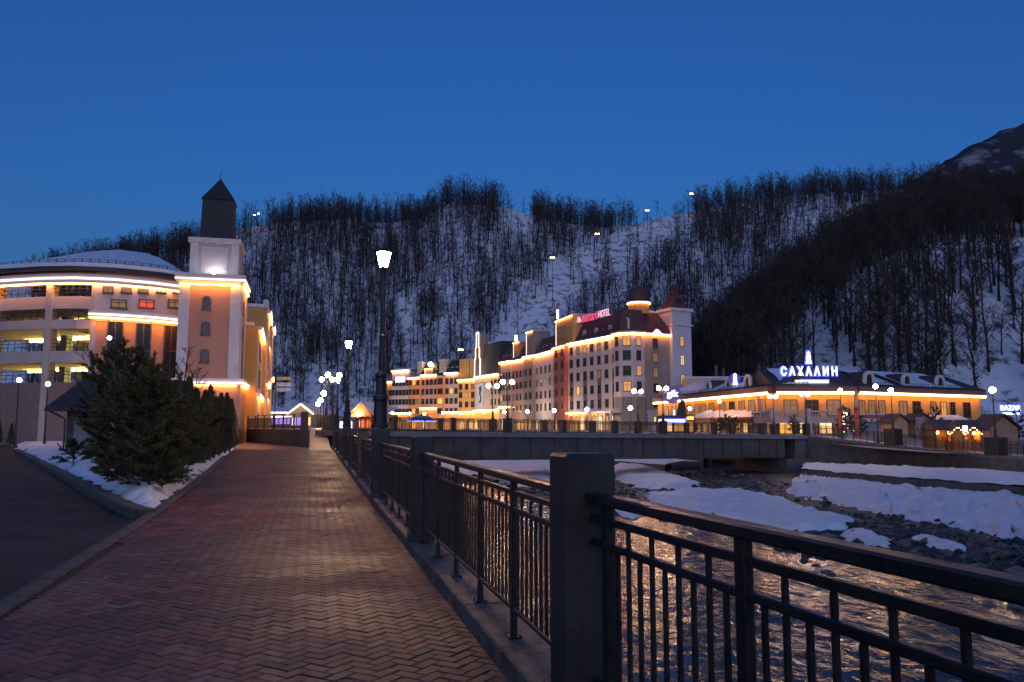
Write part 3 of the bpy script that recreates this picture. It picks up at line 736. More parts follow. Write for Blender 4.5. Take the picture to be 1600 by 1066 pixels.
for i, P in enumerate(PIL):
    q = PIL[min(i + 1, len(PIL) - 1)]; p = PIL[max(i - 1, 0)]
    rz = math.atan2(q[1]-p[1], q[0]-p[0])
    lamp = i in (3, 6, 9)
    if i == 0: continue
    lab = {1:'big dark square railing pillar closest to the camera'}.get(i, 'dark square railing pillar, %s from the camera along the promenade' % ORD[i-1])
    if lamp: lab = 'dark plinth pillar under the %s promenade street lamp' % ('nearest tall', 'second', 'third')[i // 3 - 1]
    pillar(P, .15, lab, 'pillars of the promenade railing', rz, .142 if not lamp else .18, 1.35 if not lamp else 1.45)
for i in range(len(PIL) - 1):
    if i == 0: lab = 'nearest dark metal railing section, running out of the frame at the right'
    else: lab = 'dark metal promenade railing section, %s from the camera' % ORD[i]
    rail_section(PIL[i], PIL[i+1], .15, .15, lab, 'sections of the promenade railing', detail=i < 4)

# --- street lamps with a lantern
def lantern_lamp(P, z, H, label, group, s=1.0, name='street_lamp', em=None):
    t = thing(name, label, 'street lamp', (P[0], P[1], z), R(15), group)
    MB().lathe([(.20,0),(.20,.06),(.165,.10),(.15,.55),(.165,.60),(.165,.66),(.125,.72),(.115,1.05),(.13,1.09),(.13,1.14),(.085,1.2)], 8).build('base', M_pole, t)
    MB().lathe([(.075,1.2),(.06,H*.55),(.072,H*.55+.02),(.072,H*.55+.08),(.055,H*.55+.1),(.042,H-.06),(.07,H-.05),(.07,H)], 10).build('pole', M_pole, t)
    ln = MB().lathe([(.075,H+.02),(.15,H+.34)], 6).build('lantern', em or M_lant, t)
    f = MB(); f.lathe([(.085,H),(.085,H+.03)], 6); f.lathe([(.165,H+.34),(.17,H+.37),(.12,H+.42),(.03,H+.45),(.03,H+.50),(.005,H+.53)], 6)
    f.build('lantern_cap', M_pole, ln)
    g = MB()
    for k in range(6):
        a = 2 * math.pi * k / 6; g.tube([(.079*math.cos(a), .079*math.sin(a), H+.02), (.157*math.cos(a), .157*math.sin(a), H+.345)], .006, 4)
    g.build('lantern_bars', M_pole, ln)
    return t
lantern_lamp(PIL[3], 1.60, 3.42, 'tall dark street lamp with a bright lantern on the promenade railing', 'lantern lamps on the promenade')
lantern_lamp(PIL[6], 1.60, 3.45, 'second bright lantern lamp farther along the promenade railing', 'lantern lamps on the promenade')
lantern_lamp(PIL[9], 1.60, 2.9, 'third small lantern lamp near the end of the promenade', 'lantern lamps on the promenade')
def globe_lamp(P, z, H, label, group, twin=True, r=.20, rz=0, em=None, name='globe_street_lamp', arms=None):
    t = thing(name, label, 'street lamp', (P[0], P[1], z), rz, group)
    MB().lathe([(.17,0),(.17,.1),(.12,.18),(.11,.6),(.13,.65),(.07,.75),(.055,H*.6),(.045,H),(.07,H+.03),(.02,H+.12)], 8).build('pole', M_pole, t)
    for s in (arms or ((-1, 1) if twin else (0,))):
        if s:
            MB().tube([(0,0,H-.15),(s*.22,0,H-.28),(s*.42,0,H-.15),(s*.46,0,H+.02)], .022, 5).build('arm', M_pole, t)
        MB().sphere(s*.46, 0, H + .02 + r, r, 12, 8).build('globe', em or M_globe, t, smooth=True)
    return t

# --- the bridge
A0 = Vector((-14.3, 64.0, 0)); A1 = Vector((31.8, 87.0, 0)); bl = (A1 - A0).length
brz = math.atan2(A1.y - A0.y, A1.x - A0.x); ZL, ZR = 1.24, .62; bsl = (ZR - ZL) / bl
bridge = thing('road_bridge', 'dark concrete girder bridge crossing the river', 'bridge', (A0.x, A0.y, 0), brz)
def slant(mb, x0, x1, y0, y1, d0, d1, mi=0):
    za, zb2 = ZL + bsl * x0, ZL + bsl * x1
    return mb.add([(x0,y0,za+d0),(x1,y0,zb2+d0),(x1,y1,zb2+d0),(x0,y1,za+d0),(x0,y0,za+d1),(x1,y0,zb2+d1),(x1,y1,zb2+d1),(x0,y1,za+d1)],
              [(0,3,2,1),(4,5,6,7),(0,1,5,4),(1,2,6,5),(2,3,7,6),(3,0,4,7)], mi)
BWd = 6.6
M_girder = mat('girder_concrete', (.075,.068,.064), .85, var=.25, scale=.8, bump=.2, bscale=12)
M_edge = mat('edge_beam', (.17,.165,.175), .75, var=.15, scale=1.5)
slant(MB(), .2, bl + 1, -.25, BWd + .25, -.42, 0).build('edge_beam', M_edge, bridge)
slant(MB(), .4, bl - 3.2, 0, BWd, -2.25, -.423).build('girder', M_girder, bridge)
k = 0.6
while k < bl - 3.4:
    slant(MB(), k, k + .14, -.07, .06, -2.24, -.424).build('rib', mat('rib_concrete', (.045,.042,.04), .85), bridge); k += 2.45
slant(MB(), .6, bl - 3.3, .05, BWd - .05, -2.42, -2.253).build('bottom_flange', M_girder, bridge)
MB().box(bl - 3.6, bl + 2, -.6, BWd + .6, -4.4, -1.9).build('abutment', M_concrete, bridge)
MB().box(bl - 1.6, bl + 1.8, .1, BWd - .1, -1.9, .25).build('abutment_wall', M_concrete, bridge)
slant(MB(), 1.5, 2.2, -.27, -.252, -.36, -.08).build('plate', mat('plate_pale', (.5,.45,.38), .6), bridge); slant(MB(), 2.3, 2.8, -.27, -.252, -.36, -.08).build('plate', mat('plate_orange', (.5,.2,.06), .6), bridge)
# bridge pillars with twin lamps and railings between them
def bp_(x, y): return (A0.x + x*math.cos(brz) - y*math.sin(brz), A0.y + x*math.sin(brz) + y*math.cos(brz))
def b_at(px, y):       # bridge station seen in column px on the line offset y
    u = (px - 800) / F; ox, oy = bp_(0, y); c, s = math.cos(brz), math.sin(brz)
    return (u * oy - ox) / (c - u * s)
near_st = [b_at(521, 0), b_at(793, 0), b_at(1035, 0), b_at(1257, 0)]
far_st = [b_at(511, 6.4), b_at(770, 6.4), b_at(996, 6.4), b_at(1207, 6.4)]
names = ['at the left end', 'left of the middle', 'right of the middle', 'at the right end']
for side, sts, y in (('near', near_st, 0.0), ('far', far_st, 6.4)):
    st_all = []
    for i, x in enumerate(sts):
        z = ZL + bsl * x; P = bp_(x, y)
        pillar(P, z, 'lamp-carrying bridge pillar %s of the %s railing' % (names[i], side), 'lamp pillars on the bridge', brz, .30, 1.25, 'bridge_pillar')
        globe_lamp(P, z + 1.25, 2.95, 'twin-globe lamp %s of the %s bridge railing' % (names[i], side), 'twin-globe lamps on the bridge', rz=brz, r=.21)
    cut = []
    for i in range(3):
        a, b_ = sts[i], sts[i+1]; n = 3
        for j in range(n):
            x0, x1 = lerp(a, b_, j / n), lerp(a, b_, (j + 1) / n)
            if j: pillar(bp_(x0, y), ZL + bsl * x0, 'plain bridge pillar number %s from the left on the %s railing' % (ORD[i*2+j-1], side), 'plain pillars on the bridge', brz, .2, 1.2, 'bridge_pillar')
            rail_section(bp_(x0, y), bp_(x1, y), ZL + bsl*x0, ZL + bsl*x1, 'thin metal railing section, %s from the left on the %s side of the bridge' % (ORD[i*3+j], side), 'railing sections on the bridge', False, .22, 'bridge_railing', 5)
# far-bank railing on the embankment wall
FW = [WT[0], WT[2], WT[4], WT[6], WT[7]]
seg = [((32.3,86.8),.62),((34.9,83.4),.2),((37.9,80.1),-.27),((39.3,72.5),-.58),((39.0,65),-.74),((38.1,59),-.68),((37,51),-.69),((35.8,42),-.7)]
for i, (a, b_) in enumerate(zip(seg, seg[1:])):
    rail_section(a[0], b_[0], a[1], b_[1], 'metal railing section, %s from the bridge on the far embankment wall' % ORD[i], 'railing sections on the far embankment', False, .3, 'embankment_railing', 6)
for i, ((P, z), h) in enumerate(zip(seg[2:6:2] + [seg[6]], (1.6, 1.45, 1.4))):
    pillar(P, z, 'broad dark lamp pillar, %s from the bridge on the far embankment' % ORD[i], 'lamp pillars on the far embankment', .5, .62, h, 'embankment_pillar')
    if i < 2: globe_lamp(P, z + h, (3.55, 3.55)[i], 'single-globe lamp, %s from the bridge on the far embankment' % ORD[i], 'single-globe lamps on the far bank', False, r=.24)
for i, (px, py, Y) in enumerate([(1368,605,86),(1313,611,92),(1124,628,120),(1078,639,125)]):
    p = at(px, py, Y); gz = far_z(p.x, Y)
    globe_lamp((p.x, Y), gz, p.z - gz - .2, 'single-globe lamp %s in front of the yellow restaurant' % ('beside the embankment lamp', 'by the terrace balustrade', 'before the left wing', 'by the left entrance')[i], 'single-globe lamps on the far bank', False, r=.24)
# row of globes running up the left bank
for i, (px, py, Y) in enumerate([(506,615,92),(501,626,112),(497,632,135),(493,636,160),(488,639,190)]):
    p = at(px, py, Y); globe_lamp((p.x, Y), 1.3, max(2.2, p.z - 1.3 - .3), 'warm globe lamp, %s in the row receding along the left bank' % ORD[i], 'globe lamps receding along the left bank', False, r=.3 + .03*i)
# ================================================================ BUILDING KIT
WC = {}
def win_mesh(w, h, kind='dark', arch=False):
    key = (round(w, 2), round(h, 2), kind, arch)
    if key in WC: return WC[key]
    glass = {'dark': M_glass, 'lit': M_winlit, 'pale': M_winlitw, 'shop': M_shop, 'amber': emat('window_amber', (1, .42, .08), .22), 'red': emat('window_red', (1, .10, .04), .12), 'dim': emat('window_dim', (1, .55, .25), .03), 'balc': M_glass}[kind]
    fr = .09 * min(1.4, max(.7, w)); mb = MB()
    if arch:
        n = 8; r = w / 2; out = [(-r, 0), (r, 0)] + [(r * math.cos(math.pi * k / n), h - r + r * math.sin(math.pi * k / n)) for k in range(n + 1)]
        mb.extr([(x, z) for x, z in out][:2] + out[2:], -.03, .05, 1)
        e = .14; ro = r + e; pts_o = [(ro * math.cos(math.pi * k / n), h - r + ro * math.sin(math.pi * k / n)) for k in range(n + 1)]; pts_i = [(r * math.cos(math.pi * k / n), h - r + r * math.sin(math.pi * k / n)) for k in range(n + 1)]
        for k in range(n): mb.extr([pts_i[k], pts_o[k], pts_o[k+1], pts_i[k+1]], -.12, .03)
        mb.box(-ro, -r, -.12, .03, 0, h - r); mb.box(r, ro, -.12, .03, 0, h - r); mb.box(-ro - .05, ro + .05, -.16, .03, -.1, 0)
        mb.box(-.025, .025, -.06, .02, 0, h - .02)
    else:
        mb.box(-w/2, w/2, -.02, .05, 0, h, 1)
        mb.box(-w/2 - fr, -w/2, -.10, .04, -fr, h + fr); mb.box(w/2, w/2 + fr, -.10, .04, -fr, h + fr)
        mb.box(-w/2, w/2, -.10, .04, h, h + fr); mb.box(-w/2 - fr - .05, w/2 + fr + .05, -.18, .04, -fr - .08, -fr + .06)
        if kind == 'balc':
            for k in range(9): x = -w/2 - .1 + (w + .2) * k / 8; mb.box(x - .02, x + .02, -.34, -.30, 0, .95)
            mb.box(-w/2 - .15, w/2 + .15, -.35, -.29, .95, 1.02); mb.box(-w/2 - .2, w/2 + .2, -.38, .03, -.12, 0)
        if w > .6:
            mb.box(-.035, .035, -.06, .03, 0, h)
            mb.box(-w/2, w/2, -.055, .03, h * .66, h * .66 + .07)
    me = mb.mesh('window', [M_frame, glass]); WC[key] = me; return me
class Block:
    def __init__(s, name, P0, P1, depth, z0, H, wall, label=None, cat='building', group=None, parent=None):
        s.L = math.hypot(P1[0]-P0[0], P1[1]-P0[1]); s.D = depth; s.z0 = z0; s.H = H; s.wall = wall
        rz = math.atan2(P1[1]-P0[1], P1[0]-P0[0])
        mb = MB().box(0, s.L, 0, depth, z0, H)
        if parent is None:
            s.n = thing(name, label, cat, (P0[0], P0[1], 0), rz, group); s.w = mb.build('wall', wall, s.n)
        else:
            s.n = s.w = mb.build(name, wall, parent, loc=(P0[0]-parent.location[0], P0[1]-parent.location[1], 0), rz=rz)
    def box(s, name, m, *a): return MB().box(*a).build(name, m, s.n)
    def cornice(s, z, m, led=None, proj=.4, h=.4, x0=0, x1=None, right=False, ledh=.22):
        x1 = s.L if x1 is None else x1
        mb = MB().box(x0 - .1, x1 + .1, -proj, .05, z, z + h)
        if right: mb.box(x1 - .05, x1 + proj, -proj + .003, s.D, z + .002, z + h - .002)
        mb.build('cornice', m, s.n)
        if led:
            q = MB().box(x0, x1, -proj + .02, -proj + .10, z - ledh, z - .004)
            if right: q.box(x1 + proj - .10, x1 + proj - .02, -proj + .12, s.D, z - ledh, z - .004)
            q.build('light_strip', led, s.n)
    def win(s, x, z, w, h, kind='dark', arch=False, y=0, side=False):
        me = win_mesh(w, h, kind, arch)
        return link('window', me, s.n, (s.L + .065, x, z) if side else (x, y, z), R(90) if side else 0)
    def grid(s, xs, zs, w, h, rnd_, lit=.08, balc=.0):
        for z in zs:
            for x in xs:
                r = rnd_.random(); k = 'lit' if r < lit * .5 else 'amber' if r < lit * .7 else 'dim' if r < lit * 1.6 else ('balc' if r < lit*1.6 + balc else 'dark')
                s.win(x, z, w, h, k)
    def mansard(s, m, h, ins, z=None, over=.3, name='roof', y0=0, x0=0, x1=None):
        z = s.H if z is None else z; x1 = s.L if x1 is None else x1
        cx, cy = (x0 + x1) / 2, (y0 + s.D) / 2
        return MB().taper(cx, cy, z, z + h, (x1 - x0)/2 + over, (s.D - y0)/2 + over, (x1 - x0)/2 - ins, (s.D - y0)/2 - ins).build(name, m, s.n)
    def dormer(s, x, z, y, w, h, m, roofm, arch=False):
        o = MB()
        if arch:
            n = 8; r = w/2; arc = [(r*math.cos(math.pi*k/n), h - r + r*math.sin(math.pi*k/n)) for k in range(n+1)]; ri = r * .62; ai = [(ri*math.cos(math.pi*k/n), h - r + ri*math.sin(math.pi*k/n)) for k in range(n+1)]
            for k in range(n): o.extr([ai[k], arc[k], arc[k+1], ai[k+1]], -.25, .15, 0)
            o.box(-r, -ri, -.25, .15, 0, h - r, 0); o.box(ri, r, -.25, .15, 0, h - r, 0)
            o.extr([(-r*.95, 0), (r*.95, 0)] + [(p[0]*.95, p[1]-.03) for p in arc], .12, 3.0, 1)
            o.extr([(-ri, 0), (ri, 0)] + ai, -.05, .1, 2)
        else:
            o.box(-w/2, w/2, 0, 2.5, 0, h, 0); o.extr([(-w/2-.15, h), (w/2+.15, h), (0, h + w*.45)], -.15, 2.5, 1); o.box(-w*.28, w*.28, -.05, 0.02, .15, h*.85, 2)
        return o.build('dormer', [m, roofm, M_glass], s.n, loc=(x, y, z))
M_pale = mat('render_pale', (.52,.43,.37), .85, var=.10, scale=.5, bump=.1, bscale=6)
M_lilac = mat('render_grey_white', (.60,.50,.47), .85, var=.10, scale=.5)
M_peach = mat('render_peach', (.52,.27,.17), .85, var=.10, scale=.4, bump=.1, bscale=6)
M_trim = mat('stucco_trim', (.62,.57,.54), .8, var=.08, scale=1)
M_ochre = mat('render_ochre', (.60,.35,.11), .85, var=.10, scale=.5)
M_orange = mat('render_orange', (.64,.28,.10), .85, var=.12, scale=.5)
M_brickred = mat('render_brick_red', (.42,.11,.07), .85, var=.15, scale=.6)
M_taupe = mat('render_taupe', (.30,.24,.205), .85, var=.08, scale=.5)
M_redroof = mat('roof_red_brown', (.11,.045,.038), .7, var=.15, scale=1.5)
M_greenroof = mat('roof_dark_green', (.014,.019,.018), .6, var=.3, scale=6, bump=.5, bscale=9)

# ================================================================ LEFT BUILDING: garage with a bowed front, and its tower
GT = [(-80,77),(-30,74.4),(0,73.2),(60,72.1),(110,71.9),(165,72.6),(225,74.3),(283,76.8),(300,77.6)]
def gpos(px, o=0.0):
    def b0(q): d = interp(GT, q)[0]; return Vector((xat(q, d), d, 0))
    p = b0(px); t = (b0(px + 4) - b0(px - 4)).normalized(); return p + Vector((t.y, -t.x, 0)) * o      # o > 0 is outwards
def arc(mb, pa, pb, z0, z1, o0, o1, mi=0, step=9.0):
    n = max(1, int(abs(pb - pa) / step)); vs = []
    for i in range(n + 1):
        q = lerp(pa, pb, i / n); a, b_ = gpos(q, o1), gpos(q, o0)
        vs += [(a.x, a.y, z0), (b_.x, b_.y, z0), (b_.x, b_.y, z1), (a.x, a.y, z1)]
    fs = [(0,1,2,3), tuple(4*n + k for k in (3,2,1,0))]
    for i in range(n):
        for k in range(4): k2 = (k + 1) % 4; fs.append((4*i+k, 4*i+4+k, 4*i+4+k2, 4*i+k2))
    return mb.add(vs, fs, mi)
gb = thing('parking_garage', 'bow-fronted multi-storey car park with snowy roof at the left', 'building', (-40, 74, 0))
def gpart(mb, name, m, parent=None, smooth=False):
    o = mb.build(name, m, gb if parent is None else parent, smooth, loc=(-gb.location if parent is None else (0, 0, 0)))
    return o
zz = lambda y: zat(y, 72.3)
bands = [(414, 441), (464, 483), (500, 514), (549, 567), (598, 691)]
for i, (ya, yb) in enumerate(bands):
    gpart(arc(MB(), -80, 137, zz(yb) if i < 4 else -.3, zz(ya), 0, -.35), 'parapet_band', M_pale if i < 4 else mat('garage_base', (.26,.17,.13), .85, var=.15))
for i, (ya, yb) in enumerate(bands[1:]):
    gpart(arc(MB(), -80, 137, zz(yb if i < 3 else 612), zz(yb if i < 3 else 612) + .3, -.36, -14, step=18), 'floor_slab', M_pale)
gpart(arc(MB(), -80, 137, -.3, zz(414), -14, -14.4, step=18), 'back_wall', mat('garage_wall', (.42,.40,.30), .85, var=.1))
for px in (-22, 66, 137):
    gpart(arc(MB(), px - 4.5, px + 4.5, -.3, zz(441) + .02, .16, -.9, step=5), 'column', M_pale)
for px in (22, 102):
    gpart(arc(MB(), px - 5, px + 5, -.3, zz(441), -5.0, -5.8, step=6), 'inner_column', M_concrete)
M_lvl = emat('garage_lamp', (1, .85, .28), 9.0); M_lvl2 = emat('garage_lamp_low', (1, .78, .35), 1.5)
for (yt, m) in ((515, M_lvl), (568, M_lvl), (484, M_lvl2)):
    for px in (-55, 0, 44, 88, 118):
        g = gpos(px, -6.5); q = MB().box(g.x - .9, g.x + .9, g.y - .12, g.y + .12, zz(yt) - .22, zz(yt) - .12); gpart(q, 'ceiling_lamp', m)
for (ya, yb) in ((441, 464), (483, 500), (514, 549), (567, 598)):
    q = MB(); z = zz(yb)
    for k in (.35, .7, 1.0): arc(q, -80, 133, z + k, z + k + .05, -.12, -.17)
    px = -75
    while px < 132:
        g = gpos(px, -.15); q.box(g.x - .025, g.x + .025, g.y - .02, g.y + .02, z, z + 1.0); px += 11
    gpart(q, 'opening_railing', M_metal)
# the closed middle part
gpart(arc(MB(), 138, 283, zz(497) - .3, zz(414), .25, -.5), 'upper_wall', M_lilac)
gpart(arc(MB(), 138, 283, -.3, zz(497) - .303, .10, -.5), 'lower_wall', M_peach)
led = gpart(arc(MB(), 133, 280, zz(497), zz(486), 1.0, .26), 'cornice', M_trim); gpart(arc(MB(), 133, 279, zz(494.3), zz(492), 1.08, 1.003), 'light_strip', M_ledw)
gpart(arc(MB(), 134, 279, zz(498) - .07, zz(498), .95, .75), 'light_strip', M_ledo)
gpart(arc(MB(), -80, 283, zz(444), zz(430), .55, -.3), 'cornice', M_trim)
gpart(arc(MB(), -80, 282, zz(438.5), zz(436), .63, .553), 'light_strip', M_ledw)
gpart(arc(MB(), -80, 282, zz(445) - .07, zz(445), .5, .3), 'light_strip', M_ledo)
def gwin(px, y0, y1, w, kind, o=.26):
    g = gpos(px, o); a, b_ = gpos(px - 3), gpos(px + 3); z0 = zat(y1, g.y); h = zat(y0, g.y) - z0
    link('window', win_mesh(w, h, kind), gb, (g.x + 40, g.y - 74, z0), math.atan2(b_.y - a.y, b_.x - a.x))
for px, kind in ((159, 'dim'), (186, 'dim'), (213, 'dim'), (240, 'pale'), (266, 'dark')): gwin(px, 446, 457, .75, kind)
for px, kind in ((175, 'dim'), (219, 'red'), (263, 'dim')): gwin(px, 470, 480, 1.15, kind)
for px in (172, 217, 260): gwin(px, 503, 640, 1.15, 'dark', .11)
# roof with a thick snow cover
eave = [tuple(gpos(px, .9) + Vector((0, 0, zz(421)))) for px in range(-80, 290, 12)]
ridge = []
for i, px in enumerate(range(-80, 290, 12)):
    q = at(lerp(95, 232, i / 30), interp([(0, 402), (10, 393), (20, 390), (30, 396)], i)[0], 92); ridge.append(tuple(q))
rf_ = loft('roof', eave, ridge, 60, 8, M_snow, .2, .03, .3); rf_.parent = gb; rf_.location = -gb.location
gpart(arc(MB(), -80, 284, zz(426), zz(420.5), 1.0, .1), 'roof_edge', M_darkroof)
sl = gpart(arc(MB(), -80, 284, zz(420), zz(414), .98, -.6), 'snow_lip', M_snow)
q = MB()
for k in (.28, .5): arc(q, -80, 283, zz(414) + k, zz(414) + k + .035, -.2, -.24)
for px in range(-70, 283, 14): g = gpos(px, -.22); q.box(g.x - .03, g.x + .03, g.y - .03, g.y + .03, zz(414) - .1, zz(414) + .52)
gpart(q, 'snow_guard', M_metal)

# the tower
TX0, TX1 = Vector((-31.2, 74.1)), Vector((-25.85, 75.45)); TW = (TX1 - TX0).length
tw_ = thing('clock_tower', 'peach and cream square tower with a dark pyramid roof beside the car park', 'tower', (TX0.x, TX0.y, 0), math.atan2(TX1.y - TX0.y, TX1.x - TX0.x))
def tp(name, m, *a): return MB().box(*a).build(name, m, tw_)
D_ = 6.0
tz = lambda y: zat(y, 75)
tp('base', M_peach, -.25, TW + .25, -.25, D_, -.3, tz(602)); tp('base_cornice', M_trim, -.6, TW + .6, -.6, D_, tz(601.9), tz(592))
tp('shaft', M_peach, .06, TW - .06, .06, D_, tz(592.1), tz(446))
for x in (0, TW - .95): tp('pilaster', M_trim, x, x + .95, -.12, .5, tz(591.9), tz(446.1))
for y in (.02, D_ - 1.0): tp('pilaster', M_trim, TW - .5, TW + .12, y + .55, y + 1.4, tz(591.9), tz(446.2))
tp('cornice', M_trim, -.15, TW + .15, -.3, D_ + .2, tz(446), tz(441.5)); tp('cornice', M_trim, -.35, TW + .35, -.5, D_ + .35, tz(441.4), tz(430))
def tled(z0, z1, e, m=M_ledw):
    q = MB().box(-e, TW + e, -e - .20, -e - .13, z0, z1); q.box(TW + e + .003, TW + e + .07, -e - .2, D_, z0, z1); q.build('light_strip', m, tw_)
tled(tz(439.5), tz(437.3), .35); tled(tz(600), tz(597.8), .6)
q = MB().box(.1, TW - .1, -.42, -.22, tz(447.3), tz(446.2)); q.box(TW + .16, TW + .32, 0, D_, tz(447.3), tz(446.2)); q.build('light_strip', M_ledo, tw_)
q = MB().box(.1, TW - .1, -.52, -.36, tz(603.4), tz(602.2)); q.box(TW + .32, TW + .5, 0, D_, tz(603.4), tz(602.2)); q.build('light_strip', M_ledo, tw_)
for y in (484, 524, 567): link('window', win_mesh(.52, 1.15, 'dark', True), tw_, (2.45, .05, tz(y)))
for y in (484, 524, 567): link('window', win_mesh(.52, 1.15, 'dark', True), tw_, (TW - .05, 3.1, tz(y)), R(90))
tp('belfry', M_pale, .78, TW - .42, .55, D_ - .4, tz(430.1), tz(379)); tp('belfry_cornice', M_trim, .55, TW - .18, .32, D_ - .2, tz(378.9), tz(371.5))
for x in (.74, TW - 1.0): tp('pilaster', M_trim, x, x + .62, .47, .9, tz(430), tz(379.1))
tp('panel_frame', M_trim, 1.75, 4.15, .49, .6, tz(424), tz(385)); tp('panel', M_lilac, 1.9, 4.0, .465, .6, tz(421.5), tz(387.5))
RX0, RX1 = 1.5, TW - 1.15
MB().taper((RX0 + RX1)/2, D_/2 + .1, tz(371.4), tz(305), (RX1-RX0)/2 + .12, 1.5, (RX1-RX0)/2, 1.4).build('spire_drum', M_greenroof, tw_)
MB().taper((RX0 + RX1)/2, D_/2 + .1, tz(304.9), tz(266), (RX1-RX0)/2 + .12, 1.52, .03, .03).build('pyramid_roof', M_greenroof, tw_)
MB().tube([((RX0+RX1)/2, D_/2 + .1, tz(268)), ((RX0+RX1)/2, D_/2 + .1, tz(254))], .03, 5).build('finial', M_metal, tw_)
tp('floodlight', emat('tower_floodlight', (.9,.9,1), 7), 2.9, 3.15, -.45, -.2, tz(429.8), tz(425))

# facade receding along the promenade behind the tower
dirv = Vector((-.25, 1, 0)).normalized()
def sp(Y): return (-26.0 - .285 * (Y - 81.3), Y)
side = thing('riverside_hotel', 'ochre hotel wing with light strips receding behind the left tower', 'building', (*sp(81.3), 0))
rw = random.Random(4)
for i, (ya, yb, H, o, m, zl) in enumerate([(81.4,93.8,11.8,0.0,M_ochre,(11.4,4.6)),(94,104,15.6,.6,M_ochre,(14.9,6.6)),(104.2,116,13.4,0.1,M_peach,(12.6,5.2)),(116.2,124,16.6,.8,M_ochre,(15.9,8.5))]):
    a, b_ = sp(ya), sp(yb); a = (a[0] + o, a[1]); b_ = (b_[0] + o, b_[1])
    B = Block('wing', a, b_, 9, -.3, H, m, parent=side)
    for z in zl: B.cornice(z, M_trim, M_ledo, .45, .35); B.box('light_strip', M_ledw, 0, B.L, -.51, -.455, z + .05, z + .25)
    for x in [1.6 + 2.6 * k for k in range(int((B.L - 1.4) / 2.6))]:
        for z in (1.2, 6.0, 9.0): B.win(x, z, 1.1, 1.7, rw.choice(('dark', 'dark', 'dim', 'lit')))
    if o > .3: B.box('light_strip', M_ledw, B.L - .2, B.L - .1, -.12, -.04, H - 3.2, H - .5); B.box('gable', M_trim, 0, B.L, -.1, .5, H, H + .9)
    B.box('roof', M_snow, -.2, B.L + .2, .4, 9, H + .002, H + .35)
    for x in (.2, B.L - .5): B.box('pilaster', M_trim, x, x + .4, -.18, .1, -.2, H - .02)

# hut in front of the car park
hp = gnd(120, 683, 0)
hut = thing('utility_hut', 'small white hut with a dark overhanging roof behind the big conifer', 'hut', (-24.6, 44.5, 0), R(12))
MB().box(0, 5.2, 0, 5, -.2, 2.55).build('wall', mat('hut_white', (.50,.49,.48), .85, var=.1), hut)
MB().box(-.03, 1.9, -.04, .0, -.1, 2.5).build('brown_bay', mat('hut_brown', (.06,.05,.045), .8), hut)  # thin dark brown sheet over the left part of the front wall
MB().box(.35, 1.25, -.09, -.045, 0, 2.1).build('door', mat('hut_door', (.16,.155,.16), .6), hut)
q = MB(); q.add([(-.9,-.9,2.62),(6.0,-.9,2.62),(6.0,2.6,4.35),(-.1,2.6,4.35),(-.9,5.9,2.62),(6.0,5.9,2.62),(-.9,-.9,2.45),(6.0,-.9,2.45),(-.9,5.9,2.45),(6.0,5.9,2.45)], [(0,1,2,3),(3,2,5,4),(0,3,4),(1,5,2),(0,6,7,1),(0,4,8,6),(6,8,9,7)])
q.build('roof', mat('hut_roof', (.045,.033,.03), .6, var=.3, scale=4, bump=.3, bscale=12), hut)
MB().tube([(-.9,-.95,2.5),(6.0,-.95,2.5)], .06, 6).build('gutter', M_metal, hut); MB().tube([(-.75,-.95,2.5),(-.3,-.5,2.2),(-.1,-.1,2.0),(-.1,-.1,0)], .05, 6).build('downpipe', M_metal, hut)

